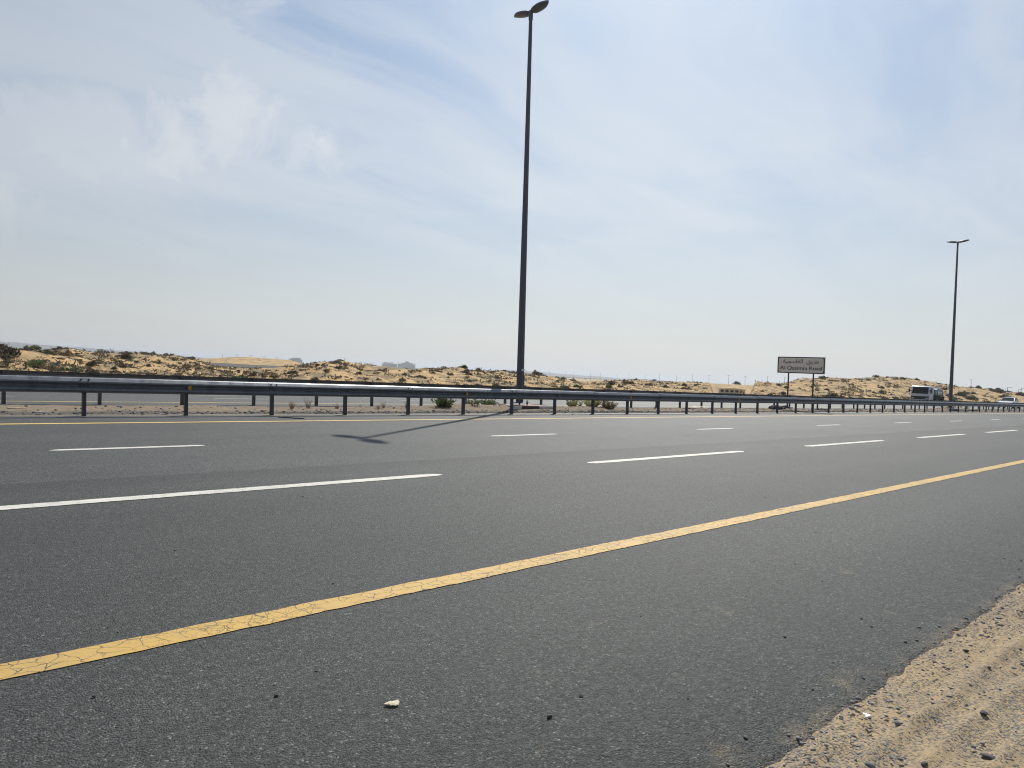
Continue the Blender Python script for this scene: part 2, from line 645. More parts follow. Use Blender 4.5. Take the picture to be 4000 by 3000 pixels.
M = dict(
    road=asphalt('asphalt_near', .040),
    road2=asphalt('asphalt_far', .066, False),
    yellow=paint('yellow_paint', (.62, .385, .065), .9, .5),
    yellow2=paint('pale_yellow_paint', (.80, .54, .14), .0, .3),
    white=paint('white_paint', (.74, .72, .64), .5, .6),
    sand=sand('shoulder_sand', (.43, .325, .192), gravel=.60, coarse=True),
    median=sand('median_sand', (.35, .255, .155), True, True, .55),
    dune=sand('dune_sand', (.54, .37, .180), debris=.8),
    ground=sand('desert_sand', (.46, .335, .19)),
    track=sand('dark_gravel', (.12, .115, .11), gravel=.4),
    beam=steel('galvanised_beam', (.18, .197, .222), .42, .5),
    post=steel('galvanised_post', (.085, .093, .105), .5, .5),
    pole=steel('lamp_pole_steel', (.105, .118, .145), .5, .5),
    lamp=plain('lamp_housing', (.12, .135, .165), .5, .2),
    lens=plain('lamp_glass', (.24, .25, .25), .25),
    reflector=plain('amber_reflector', (.62, .30, .03), .35),
    bolt=plain('dark_bolt', (.04, .04, .045), .5, .5),
    white_plain=plain('white_enamel', (.72, .72, .70), .45, var=.08),
    sign_face=plain('sign_sheeting', (.92, .84, .73), .5, var=.06, scale=2),
    sign_back=plain('sign_alloy', (.42, .42, .43), .45, .5),
    black=plain('black_lettering', (.012, .012, .013), .55),
    kerb_w=plain('kerb_white', (.62, .61, .58), .75, var=.25, bmp=.004),
    kerb_b=plain('kerb_black', (.05, .05, .052), .8, var=.5, bmp=.004),
    paver=plain('red_pavers', (.30, .185, .16), .85, var=.25),
    concrete=plain('concrete', (.36, .34, .31), .9, bmp=.004),
    rubble=plain('asphalt_rubble', (.085, .082, .08), .9, bmp=.01, var=.5),
    stone=plain('dark_stone', (.07, .07, .074), .8, var=.5, scale=40, bmp=.004),
    stone2=plain('grey_stone', (.20, .20, .205), .85, var=.4, scale=40, bmp=.004),
    litter=plain('cream_litter', (.66, .58, .43), .8),
    wood=plain('pale_plank', (.52, .42, .28), .8, scale=3),
    rubber=plain('black_rubber', (.018, .018, .018), .7),
    cabin=plain('cream_panel', (.62, .57, .46), .6, var=.12),
    roofm=plain('pale_roof', (.72, .64, .46), .6, var=.1),
    dark_window=glass('dark_window'),
    cab=plain('truck_white', (.68, .70, .73), .3, var=.06),
    green=plain('tank_green', (.05, .16, .15), .35, var=.15),
    tank=plain('tank_pale_green', (.66, .72, .67), .32, var=.12),
    chassis=plain('chassis_black', (.025, .026, .028), .6),
    hose=plain('green_hose', (.02, .06, .055), .5),
    headlamp=plain('headlamp_glass', (.55, .56, .55), .15),
    orange=plain('orange_lens', (.6, .15, .02), .3),
    car=plain('car_white', (.74, .75, .76), .22, var=.03),
    rim=plain('wheel_rim', (.4, .4, .41), .35, .6),
    stake=plain('grey_stake', (.12, .10, .085), .85),
    far_pole=plain('far_pole', (.16, .16, .17), .6),
    palace=plain('pale_stone_wall', (.32, .30, .28), .85, var=.1, scale=.05),
    far_tree=plain('far_tree', (.05, .06, .045), .9, var=.4, scale=.05),
    hill=plain('far_hill', (.15, .13, .12), .95, var=.25, scale=.004),
    leaf_dark=leafmat('leaf_dark', (.145, .125, .095)),
    leaf_olive=leafmat('leaf_olive', (.155, .152, .10)),
    leaf_green=leafmat('leaf_green', (.15, .185, .075)),
    leaf_yellow=leafmat('leaf_yellow', (.33, .33, .12)),
    leaf_dry=leafmat('leaf_dry', (.26, .20, .12)),
    twig=leafmat('twig_brown', (.14, .105, .08)),
)

# ------------------------------------------------------------------ ground, roads
prof = [(-6000, -.6), (-40, -.25), (.35, -.06), (8, -.06), (20.2, -.06), (26, -.2), (34.5, -.42), (40, -1.2), (120, -2.2), (400, -2.2), (9000, -2.2)]
gx = [-9000, -400, -60, -10, 0, 10, 30, 60, 120, 400, 9000]
P = np.array([[(x, y, z) for x in gx] for y, z in prof], float)
ground = tag(link('ground', grid_mesh('ground', P, M['ground'])), kind='structure')

# near carriageway: one sheet with a broken right edge on the shoulder
xs = np.concatenate([[-400, -100, -20], np.arange(-4, 14, .05), np.arange(14, 60, 1.0), [80, 120, 200, 400]])


EDGE = ([-4, 1.5, 3, 6, 9, 14], [1.08, 1.10, 1.105, 1.11, 1.08, 1.0])


def edge_y(x):
    e = np.interp(x, EDGE[0], EDGE[1])
    return e + .015 * fbm(x * 1.6, x * 0 + 3.3, 3) + .032 * fbm(x * 9, x * 0 + 8.1, 4)


ey = edge_y(xs)
rows = [np.stack([xs, ey, xs * 0 - .02], -1), np.stack([xs, ey + .04, xs * 0], -1)]
for yy in (2.5, 5, 9, 13, 16.95):
    rows.append(np.stack([xs, xs * 0 + yy, xs * 0], -1))
rows.append(np.stack([xs, xs * 0 + 17.1, xs * 0 - .03], -1))
road = tag(link('road', grid_mesh('road', np.array(rows), M['road'], False)), kind='structure')


def z_far(y):
    return -.02 * (y - 21.35) if y > 21.35 else 0.0


yy = [19.85, 20.0, 21.35, 25, 28.65, 32.3, 35.2, 35.4]
zz = [-.05, 0, 0, z_far(25), z_far(28.65), z_far(32.3), z_far(35.2), z_far(35.2) - .1]
x2 = [-400, -100, -20, 0, 20, 60, 120, 200, 500]
P = np.array([[(x, y, z) for x in x2] for y, z in zip(yy, zz)], float)
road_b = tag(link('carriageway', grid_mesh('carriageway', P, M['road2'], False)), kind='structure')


def ragged_strip(x0, x1, y0, y1, z, step=.05, amp=.006, taper=0.0, zf=None):
    """thin painted strip with slightly uneven edges (top sheet and a 3 mm lip)"""
    n = max(2, int((x1 - x0) / step))
    t_ = np.linspace(x0, x1, n + 1)
    a = y0 + amp * fbm(t_ * 9, t_ * 0 + y0 * 3.1, 3)
    b = y1 + amp * fbm(t_ * 9, t_ * 0 + y1 * 5.7 + 2, 3)
    if taper:
        e = np.minimum(1, np.minimum(t_ - x0, x1 - t_) / taper)
        mid = (a + b) / 2
        a = mid + (a - mid) * (.25 + .75 * e)
        b = mid + (b - mid) * (.25 + .75 * e)
    return np.array([np.stack([t_, a, t_ * 0 + z], -1), np.stack([t_, b, t_ * 0 + z], -1)])


def mark(name, x0, x1, y0, y1, mat, parent, z=.004, z1=None, **kw):
    g = ragged_strip(x0, x1, y0, y1, z, **kw)
    if z1 is not None:
        g[1, :, 2] = z1
    return link(name, grid_mesh(name, g, mat, False), parent)


mark('edge_line', -6, 30, 3.33, 3.50, M['yellow'], road, step=.04, amp=.012)
mark('edge_line', 30, 300, 3.33, 3.50, M['yellow'], road, step=1)
mark('edge_line', -20, 60, 14.735, 14.905, M['yellow2'], road, step=.2, amp=.008)
mark('edge_line', 60, 400, 14.735, 14.905, M['yellow2'], road, step=4)
for k in range(-1, 20):
    a = 8.48 + 7.4 * k
    mark('lane_dash', a, a + 4.62, 6.90, 7.08, M['white'], road, step=.06, amp=.01, taper=.12)
for k in range(-1, 22):
    a = 10.03 + 7.65 * k
    mark('lane_dash', a, a + 1.97, 10.74, 10.89, M['white'], road, step=.06, amp=.008, taper=.10)
mark('edge_line', -20, 400, 21.30, 21.48, M['yellow2'], road_b, step=1, amp=.01, z=.004, z1=.004 - .0026)
for k in range(-2, 24):
    a = 10.3 + 7.7 * k
    mark('lane_dash', a, a + 1.97, 24.9, 25.05, M['white'], road_b, z=z_far(24.9) + .004, z1=z_far(25.05) + .004, step=.2)
    mark('lane_dash', a + .45, a + 2.4, 28.4, 28.55, M['white'], road_b, z=z_far(28.4) + .004, z1=z_far(28.55) + .004, step=.2)
mark('edge_line', -20, 400, 32.2, 32.38, M['yellow2'], road_b, step=1, amp=.01, z=z_far(32.2) + .004, z1=z_far(32.38) + .004)

# ------------------------------------------------------------------ sandy shoulder at the camera's feet
gx = np.arange(.6, 12.5, .022)
gy = np.concatenate([np.arange(-3.2, -.6, .06), np.arange(-.6, 1.75, .022)])
X, Y = np.meshgrid(gx, gy)
Z = .030 * fbm(X * .8, Y * .8, 4) + .010 * fbm(X * 6, Y * 6, 3)
# old tyre tracks running beside the asphalt
for yc, w_, dep in ((.95, .05, .009), (.82, .05, .010), (.66, .06, .011), (.50, .05, .009), (.18, .10, .010)):
    q = (Y - yc - .05 * np.sin(X * .5 + yc * 4) + .045 * (X - 4)) / w_
    Z += -dep * np.exp(-q ** 4) * (1 + .35 * np.sin(Y * 170 + 3 * np.sin(X * 2))) + dep * .7 * np.exp(-(np.abs(q) - 1.25) ** 2 * 9)
Z += .006 * np.sin(Y * 64 + X * 5 + 2.5 * fbm(X * 2, Y * 2, 3)) * sstep(-.1, .3, fbm(X * .9 + 5, Y * .9, 3))
E_ = edge_y(X)
Z = np.where(Y > E_, .004 - .12 * sstep(0, .25, Y - E_) + Z * .1, Z + .010) - .03 * sstep(.25, 0, E_ - Y)
Z = Z + .016
SH = (gx, gy, Z)


def shoulder_z(x, y):
    return float(SH[2][np.abs(SH[1] - y).argmin(), np.abs(SH[0] - x).argmin()])


shoulder = tag(link('sand_shoulder', grid_mesh('sand_shoulder', np.stack([X, Y, Z], -1), M['sand'])), kind='structure')

# ------------------------------------------------------------------ median strip
mx_ = np.concatenate([np.arange(-6, 45, .12), np.arange(45, 120, .5), [140, 200, 400]])
my_ = np.linspace(16.88, 20.02, 34)
X, Y = np.meshgrid(mx_, my_)


def med_z(X, Y):
    e = sstep(16.9, 17.6, Y) * sstep(20.0, 19.5, Y)
    z = -.012 + e * (.035 + .035 * fbm(X * .8, Y * 1.2, 4) + .012 * fbm(X * 5, Y * 5, 3))
    z = z + .15 * np.exp(-((X - 18.6) / 2.6) ** 2 - ((Y - 18.7) / .85) ** 2)
    z = z + .10 * np.exp(-((X - 15.6) / 1.5) ** 2 - ((Y - 18.7) / .6) ** 2)
    z = z + .10 * np.exp(-((X - 22.6) / 1.6) ** 2 - ((Y - 18.6) / .6) ** 2)
    z = z + .10 * np.exp(-((X - 39.6) / 1.1) ** 2 - ((Y - 18.6) / .7) ** 2)
    z = z + .30 * np.exp(-((X - 70.5) / 3.2) ** 2 - ((Y - 18.6) / .8) ** 2)
    return z


def medz(x, y):
    return float(med_z(np.array([x]), np.array([y]))[0])


median = tag(link('median_ground', grid_mesh('median_ground', np.stack([X, Y, med_z(X, Y)], -1), M['median'])), kind='structure')

# ------------------------------------------------------------------ desert terrain beyond the far carriageway
SKY_PX = [(-30, -.0), (9.5, .0), (11.5, -.04), (15.2, -.03), (20, .02), (21.3, -.30), (22.5, -.62), (24.5, -.70), (26.5, -.55), (28.5, -.1), (30, .18), (31.2, .27),
          (33.5, .14), (36.4, -.07), (38.5, .02), (40.3, .12), (44.3, .05), (46.3, -.04), (48.3, -.22), (49.5, -.36), (52.2, -.25), (53.6, -.06), (56, -.05), (58.9, .03),
          (60.4, .03), (62.5, .22), (64.3, .26), (65.7, .60), (67.4, .77), (69, .80), (70.6, 1.0), (72.1, 1.03), (74.1, .80), (75.3, .62), (77.1, .55), (77.7, .46), (79.1, .35), (82, .3), (90, .3)]
SA = np.array([a for a, e in SKY_PX])
SE = np.array([e for a, e in SKY_PX])
CAB_AZ = 60.9


def terrain_z(X, Y, noise=True):
    az = np.degrees(np.arctan2(X, Y))
    d = np.hypot(X, Y)
    el = np.interp(az, SA, SE)
    yr = 58 + 8 * fbm(az * .16, az * 0, 2) + 4 * sstep(62, 70, az)
    dr = yr / np.cos(np.radians(np.clip(az, -40, 84)))
    zr = EYE + np.tan(np.radians(el)) * dr
    t_ = np.clip((Y - 35.0) / (yr - 35.0), 0, 4)
    front = -.5 + (zr + .5) * sstep(-.25, 1.0, t_) ** 1.15
    back = zr - (zr + 1.6) * sstep(1.05, 3.2, t_)
    z = np.where(t_ < 1, front, back)
    # the smooth far dune and the flat pan before it, seen through the gap on the left
    w = sstep(18.5, 21, az) * sstep(30.5, 27.5, az)
    pan = .33 + (Y - 60) * .0085
    pan = np.where(Y > 62, np.minimum(pan, .78), -9)
    e2 = np.interp(az, [18, 20, 21.7, 23.4, 24.4, 26.9, 28.8, 31], [-.3, -.15, -.02, .19, .27, .24, .16, .05])
    z2 = EYE + np.tan(np.radians(e2)) * 150 / np.cos(np.radians(np.clip(az, -40, 84)))
    dune2 = z2 * np.exp(-((Y - 150) / 34) ** 2)
    z = z + w * (np.maximum(np.maximum(z, pan), dune2) - z)
    # valley with the cabin
    depth = d * math.cos(R(16.6))
    wc = sstep(59.25, 59.75, az) * sstep(62.6, 62.05, az) * sstep(262, 245, d)
    zc = EYE - .0132 * depth - .25
    z = z + wc * (np.minimum(z, zc) - z)
    behind = sstep(57, 59.5, az) * sstep(65, 62.5, az)
    zb = -6 + (EYE + 6.12) * np.exp(-((d - 300) / 60) ** 4)
    z = np.maximum(z, np.where(behind > .02, EYE + behind * (zb - EYE) - (1 - behind) * 6, -9))
    if noise:
        amp = sstep(35.5, 42, Y) * (1 - .75 * w * sstep(64, 75, Y)) * (1 - .8 * wc)
        hum = .28 * fbm(X / 6.5, Y / 4.2, 4) + .34 * np.abs(fbm(X / 2.6 + 9, Y / 2.0, 4)) - .11
        z = z + amp * hum * (1 - .5 * sstep(150, 260, d))
    return z


def tz(x, y):
    return float(terrain_z(np.array([x]), np.array([y]))[0])


taz = np.radians(np.arange(-14, 83.6, .11))
ty = np.concatenate([np.arange(35.0, 70, .42), np.arange(70, 120, 1.3), np.arange(120, 200, 3.0), np.arange(200, 330, 10)])
A, Y = np.meshgrid(taz, ty)
X = Y * np.tan(A)
Zt = terrain_z(X, Y)
Zt[0, :] = -.75
Zt[-1, :] = -2.6
dunes = tag(link('terrain', grid_mesh('terrain', np.stack([X, Y, Zt], -1)[:, ::-1], M['dune'])), kind='structure')

# dark gravel track crossing the pan
ga = np.radians(np.linspace(19.6, 28.6, 60))
rowsg = []
for j, s in enumerate(np.linspace(0, 1, 8)):
    yv = 84 + 20 * s + 6 * np.sin(ga * 9)
    xv = yv * np.tan(ga)
    rowsg.append(np.stack([xv, yv, terrain_z(xv, yv) * .25 + .75 * terrain_z(xv, yv, False) + .12 - .1 * (j in (0, 7))], -1))
tag(link('gravel_track', grid_mesh('gravel_track', np.array(rowsg), M['track'])), kind='structure')

# far hills
rh = np.random.default_rng(4)


def hill_range(name, pts, dist, depth):
    """pts: (azimuth, crest elevation) pairs; a real ridge with a front and a back slope"""
    a = np.linspace(pts[0][0], pts[-1][0], 160)
    e = np.interp(a, [p[0] for p in pts], [p[1] for p in pts])
    cr = EYE + np.tan(np.radians(e)) * dist + dist * .0006 * fbm(a * 1.7, a * 0 + dist, 4)
    cr = np.maximum(cr, -2)
    rows_ = []
    for s in np.linspace(-1, 1, 13):
        dd = dist + s * depth
        prof_ = math.cos(s * math.pi / 2) ** 1.2 if abs(s) < 1 else 0
        z = -3 + (cr + 3) * prof_ * (1 + .10 * fbm(a * 3 + s * 3, a * 0 + s * 5, 3) * (1 if abs(s) > .05 else 0))
        rows_.append(np.stack([np.sin(np.radians(a)) * dd, np.cos(np.radians(a)) * dd, z], -1))
    tag(link(name, grid_mesh(name, np.array(rows_), M['hill'])), kind='structure')


hill_range('hills', [(-10, .55), (6, .50), (10.5, .43), (13, .36), (16, .28), (19, .19), (21, .10), (23, -.05)], 3600, 700)
hill_range('hills', [(36, -.05), (40, .10), (44, .27), (46, .26), (47, .22), (49, .16), (51, .12), (53, .05), (54.5, .12), (56, .04), (58, .0), (62, -.05), (70, -.1)], 4200, 800)

# ------------------------------------------------------------------ guardrails
LEAN = -.0285          # verticals stand on the road's long gradient
W_IN = [(.0, .312), (.030, .293), (.083, .232), (.085, .205), (.022, .152), (.020, .136), (.083, .082), (.085, .055), (.060, .022), (.0, .0)]


def beam_mesh(L, face):
    """W-section beam of length L along x; face = -1 towards the camera side, +1 away"""
    prof_ = [(face * d, z) for d, z in W_IN]
    back = [(face * (d - .005), z) for d, z in W_IN][::-1]
    return MB().prism(prof_ + back, -.16, L + .0, 'x').mesh('beam', M['beam'], smooth=False)


def post_mesh():
    m = MB()
    a, b, w = .07, .085, .008
    m.prism([(-a / 2, -b / 2), (a / 2, -b / 2), (a / 2, -b / 2 + w), (-a / 2 + w, -b / 2 + w), (-a / 2 + w, b / 2 - w), (a / 2, b / 2 - w), (a / 2, b / 2), (-a / 2, b / 2)], -.25, .765)
    return m.mesh('post', M['post'])


def guardrail(label, x0, n, y, face, x_end, refl, zt):
    root = thing('guardrail', label, 'guardrail', (x0, y, 0))
    pm = post_mesh()
    bms = beam_mesh(4.0, face)
    sp = MB().prism([(face * .001, .10), (face * .06, .10), (face * .06, .20), (face * .001, .20)], -.05, .05, 'x').mesh('spacer', M['post'])
    blm = MB().tube([(0, face * -.01, 0), (0, face * .016, .006)], .016, 8).mesh('bolt', M['bolt'])
    rm = MB()
    rm.prism([(-.055, -.035), (-.055, .035), (.0, .065), (.012, .065), (.012, -.065), (0, -.065)], -.006, .006, 'y')
    rmm = rm.mesh('reflector', M['reflector'])
    yb = face * .062
    for i in range(n):
        p = link('post', pm, root)
        p.location = (2 * i, 0, 0)
        p.rotation_euler = (rnd.uniform(-.006, .006), LEAN + rnd.uniform(-.008, .008), rnd.uniform(-.06, .06))
        s = link('spacer', sp, root)
        s.location = (2 * i - .01, face * .044, zt - .312)
        if i % 2 == 0 and i < 60:
            b = link('beam', bms, root)
            b.location = (2 * i, yb + face * .003 * (i % 4 == 0), zt - .312 + .004 * math.sin(i * 1.7))
            for dx in (-.11, .03) if face < 0 and i < 50 else ():
                for z, d in ((.262, .056), (.148, .02)):
                    k = link('bolt', blm, root)
                    k.location = (2 * i + dx, yb + face * (d + .004), zt - .312 + z)
        if refl and i % 4 == 3 and i < 46:
            q = link('reflector', rmm, root)
            q.location = (2 * i + .03, yb + face * .075, zt - .312 + .155)
            q.rotation_euler = (0, R(rnd.uniform(-7, 7)), R(-32))
    e = link('beam', beam_mesh(x_end - 2 * 60, face), root)
    e.location = (120, yb, zt - .312)
    e2 = link('beam', beam_mesh(16, face), root)
    e2.location = (-16, yb, zt - .312)
    return root


guardrail('near grey steel guardrail with amber reflectors, beside the lane with the yellow edge line', 4.22 - 4, 62, 16.57, -1, 300, True, .78)
guardrail('far grey steel guardrail seen from its back, with its posts in front of the beam', 5.51 - 4, 70, 20.306, 1, 300, False, .78)

# ------------------------------------------------------------------ street lamps
def lamp_head():
    st = [(.0, .13), (.03, .16), (.16, .195), (.32, .205), (.48, .175), (.62, .10), (.72, .012)]
    rings = []
    for y, w in st:
        h = .05 + .065 * (w / .205)
        ring = []
        for q in range(12):
            a = 2 * math.pi * q / 12
            cx, cz = math.cos(a), math.sin(a)
            ring.append((w * cx, y, (h * cz if cz > 0 else h * .55 * cz)))
        rings.append(ring)
    return MB().loft(rings).mesh('lamp_head', M['lamp'], smooth=True)


HEAD = lamp_head()
LENS = MB().loft([[(w * c, y, -.034 - .012 * s) for c, s in ((-.8, 0), (-.4, 1), (.4, 1), (.8, 0))] for y, w in ((.10, .115), (.25, .14), (.42, .125), (.54, .09))], cap=False, closed=False).mesh('lens', M['lens'], smooth=True)


def street_lamp(label, x, y, z, lean, height=13.6):
    root = thing('street_lamp', label, 'street lamp', (x, y, z), 0, 'street lamps in the median', ry=lean)
    n = 8
    ring = lambda r, h: [(r * math.cos(2 * math.pi * (k + .5) / n), r * math.sin(2 * math.pi * (k + .5) / n), h) for k in range(n)]
    MB().loft([ring(.142, .10), ring(.132, 2.2), ring(.118, 4.6), ring(.092, 8.4), ring(.064, height)]).build('pole', M['pole'], root)
    MB().prism([(-.24, -.24), (.24, -.24), (.24, .24), (-.24, .24)], .085, .112).build('base_plate', M['pole'], root, bevel=.006)
    for sx in (-1, 1):
        for sy in (-1, 1):
            MB().tube([(sx * .19, sy * .19, -.02), (sx * .19, sy * .19, .19)], .016, 6).tube([(sx * .19, sy * .19, .113), (sx * .19, sy * .19, .145)], .034, 6).tube([(sx * .19, sy * .19, .045), (sx * .19, sy * .19, .08)], .034, 6).build('anchor_bolt', M['post'], root)
    MB().prism([(-.07, -.136), (.07, -.136), (.07, -.120), (-.07, -.120)], .55, 1.05).build('hatch', M['pole'], root, bevel=.004)
    MB().tube([(0, 0, height - .30), (0, 0, height - .02), (0, 0, height + .02)], [.078, .078, .05], 12).build('cap', M['lamp'], root, smooth=True)
    for s in (-1, 1):
        MB().tube([(0, s * .05, height - .09), (0, s * .16, height - .06)], .032, 8).build('bracket', M['lamp'], root)
        h = link('lamp_head', HEAD, root)
        h.location = (0, s * .12, height - .055)
        h.rotation_euler = (R(9) , 0, 0 if s > 0 else math.pi)
        if s < 0:
            h.rotation_euler = Matrix.Rotation(math.pi, 3, 'Z').to_4x4().to_euler()
            h.rotation_euler.x = R(9)
        l = link('lens', LENS, h)
    return root


s1 = street_lamp('tall street lamp with a pale sticker, standing on the painted plinth', 18.385, 18.40, .17, LEAN, 13.69)
MB().prism([(-.075, -.131), (.055, -.131), (.055, -.1275), (-.075, -.1275)], 1.21, 1.29).prism([(.055, -.131), (.085, -.129), (.085, -.1255), (.055, -.1275)], 1.22, 1.275).build('sticker', M['white_plain'], s1)
s2 = street_lamp('farther street lamp beside the tanker truck, with broken concrete at its foot', 68.96, 18.40, .20, -.0372, 13.75)

# painted plinth of the first lamp
pl = thing('lamp_plinth', 'low lamp plinth with black and white painted kerb and reddish paving', 'plinth', (0, 0, 0))
poly = [(17.55, 17.86), (19.72, 17.86), (19.80, 19.15), (18.05, 19.15)]
MB().prism([(17.70, 17.99), (19.61, 17.99), (19.68, 19.02), (18.13, 19.02)], .0, .172).build('paving', M['paver'], pl)


def kerb_run(a, b, segs, first_white=True):
    a, b = Vector((*a, 0)), Vector((*b, 0))
    d = (b - a).normalized()
    nrm = Vector((-d.y, d.x, 0)) * .125
    L = (b - a).length
    for k in range(len(segs) - 1):
        p, q = a + d * (L * segs[k] + .002), a + d * (L * segs[k + 1] - .002)
        m_ = MB().prism([(p.x, p.y), (q.x, q.y), (q.x + nrm.x, q.y + nrm.y), (p.x + nrm.x, p.y + nrm.y)], -.06, .182)
        w = (k % 2 == 0) == first_white
        m_.build('kerb_stone', M['kerb_w' if w else 'kerb_b'], pl, bevel=.012)


kerb_run(poly[0], poly[1], (0, .20, .60, .97), True)
kerb_run(poly[1], poly[2], (.11, 1), False)
kerb_run(poly[2], poly[3], (.08, .5, .93), True)
kerb_run(poly[3], (17.62, 17.99), (0, .5, .97), False)

# concrete slabs at the foot of the second lamp
c2 = thing('lamp_plinth', 'broken concrete lamp plinth with a black and white kerb, half buried in sand', 'plinth', (0, 0, 0))
MB().prism([(67.9, 17.75), (70.1, 17.75), (70.1, 19.1), (67.9, 19.1)], -.05, .20).build('slab', M['concrete'], c2, bevel=.02)
MB().prism([(66.2, 17.6), (68.2, 17.55), (68.2, 17.72), (66.2, 17.77)], .0, .16).build('kerb_stone', M['kerb_b'], c2, bevel=.015)
MB().prism([(68.25, 17.54), (70.2, 17.5), (70.2, 17.70), (68.25, 17.72)], .0, .18).build('kerb_stone', M['kerb_w'], c2, bevel=.015)
MB().prism([(70.25, 17.5), (72.8, 17.3), (72.9, 17.5), (70.3, 17.7)], -.02, .12).build('kerb_stone', M['kerb_b'], c2, bevel=.015)

# ------------------------------------------------------------------ road-name sign
sg = thing('road_sign', 'white road name sign with black border and lettering, on two posts', 'road sign', (40.0, 18.12, .02), 0, None, LEAN)
YW = 1.345
Z0, Z1 = 2.05, 2.965
MB().prism([(0, Z0), (.03, Z0), (.03, Z1), (0, Z1)], -YW, YW, 'y').build('panel', M['sign_back'], sg)


def rrect(w, h, r, n=6):
    o = []
    for cx, cy, a0 in ((w - r, h - r, 0), (-w + r, h - r, 90), (-w + r, -h + r, 180), (w - r, -h + r, 270)):
        for k in range(n + 1):
            a = R(a0 + 90 * k / n)
            o.append((cx + r * math.cos(a), cy + r * math.sin(a)))
    return o


hz_ = (Z1 - Z0) / 2
zc_ = (Z0 + Z1) / 2
pin = rrect(YW - .075, hz_ - .055, .10)
pout = rrect(YW - .028, hz_ - .012, .14)
MB().prism([(a, b + zc_) for a, b in pout], -.006, -.0005, 'x').build('border', M['black'], sg)
MB().prism([(a, b + zc_) for a, b in pin], -.010, -.0065, 'x').build('face', M['sign_face'], sg)


def lettering(txt, width, height, yc, z, parent, name):
    cu = bpy.data.curves.new(name, 'FONT')
    cu.body = txt
    cu.offset = .009
    tmp = bpy.data.objects.new(name, cu)
    COL.objects.link(tmp)
    bpy.context.view_layer.update()
    me = bpy.data.meshes.new_from_object(tmp.evaluated_get(bpy.context.evaluated_depsgraph_get()))
    bpy.data.objects.remove(tmp)
    co = np.zeros(len(me.vertices) * 3)
    me.vertices.foreach_get('co', co)
    co = co.reshape(-1, 3)
    lo, hi = co.min(0), co.max(0)
    s = (co - lo) / (hi - lo)[[0, 1, 1]]
    out = np.stack([np.full(len(co), -.0125), yc + width / 2 - s[:, 0] * width, z + s[:, 1] * height], -1)
    me.vertices.foreach_set('co', out.reshape(-1))
    me.materials.clear()
    me.materials.append(M['black'])
    me.name = name
    return link(name, me, parent)


lettering('Al Qasimia Road', 2.36, .245, .0, Z0 + .16, sg, 'lettering')
w1 = '\uFEC3\uFEAE\uFEF3\uFED6'
w2 = '\uFE8D\uFEDF\uFED8\uFE8E\uFEB3\uFEE4\uFEF4\uFE94'
lettering((w1 + '  ' + w2)[::-1], 2.02, .30, -.0, Z0 + .49, sg, 'lettering')
for yy_ in (-.70, .71):
    MB().tube([(.075, yy_, -.3), (.075, yy_, Z0 + .5)], .042, 10).build('post', M['post'], sg, smooth=True)
    MB().prism([(.031, Z0 + .12), (.06, Z0 + .12), (.06, Z0 + .18), (.031, Z0 + .18)], yy_ - .1, yy_ + .1, 'y').build('clamp', M['post'], sg)


# ------------------------------------------------------------------ vehicles
def wheel(root, x, y, z, r, w, side):
    t_ = MB().tube([(0, -w / 2, 0), (0, -w / 2 + .02, 0), (0, w / 2 - .02, 0), (0, w / 2, 0)], [r * .9, r, r, r * .9], 24)
    wt = t_.build('wheel', M['rubber'], root, smooth=True)
    wt.location = (x, y, z)
    MB().tube([(0, side * (w / 2 - .01), 0), (0, side * (w / 2 + .006), 0)], [r * .62, r * .56], 18).tube([(0, side * (w / 2), 0), (0, side * (w / 2 + .03), 0)], r * .2, 10).build('rim', M['rim'], wt, smooth=True)


tr = thing('tanker_truck', 'white cab tanker truck with a green and white tank, on the far carriageway', 'truck', (101.0, 30.4, z_far(30.4)), math.pi)
# local: +x forward, front bumper at x = 0, +y is away from the camera side after turning round
CW = 1.06
prof_c = [(-1.65, .55), (-.55, .55), (-.05, .55), (.0, .62), (.0, 1.12), (-.03, 1.46), (-.27, 2.36), (-.40, 2.44), (-1.55, 2.47), (-1.65, 2.40)]
MB().prism(prof_c, -CW, CW, 'y').build('cab', M['cab'], tr, bevel=.05, smooth=True)
MB().add([(.004, -.93, 1.50), (.004, .93, 1.50), (-.235, .88, 2.30), (-.235, -.88, 2.30), (-.03, -.93, 1.50), (-.03, .93, 1.50), (-.27, .88, 2.30), (-.27, -.88, 2.30)],
         [(0, 1, 2, 3), (4, 7, 6, 5), (0, 4, 5, 1), (1, 5, 6, 2), (2, 6, 7, 3), (3, 7, 4, 0)]).build('windscreen', M['dark_window'], tr)
MB().box(-.02, .022, -1.02, 1.02, .79, 1.17).build('grille', M['chassis'], tr, bevel=.01)
for s in (-1, 1):
    MB().box(.0, .035, s * .80 - .13, s * .80 + .13, .84, 1.0).build('headlight', M['headlamp'], tr, bevel=.02)
    MB().box(.0, .03, s * .98 - .04, s * .98 + .04, .84, 1.02).build('indicator', M['orange'], tr, bevel=.01)
    MB().prism([(-1.30, 1.52), (-.42, 1.46), (-.50, 1.72), (-.62, 2.24), (-1.30, 2.26)], s * 1.045, s * 1.066, 'y').build('side_window', M['dark_window'], tr)
    MB().prism([(-1.34, .95), (-.28, .95), (-.26, 1.44), (-1.34, 1.47)], s * 1.052, s * 1.064, 'y').build('door', M['cab'], tr, bevel=.006)
    MB().tube([(-.12, s * 1.05, 2.15), (-.02, s * 1.2, 2.2), (.0, s * 1.24, 2.05)], .015, 6).box(-.03, .03, s * 1.24 - .09, s * 1.24 + .09, 1.62, 2.06).build('mirror', M['chassis'], tr)
    MB().tube([(-1.0, s * .93, .62), (-.2, s * .96, .60)], .06, 8).build('step', M['chassis'], tr)
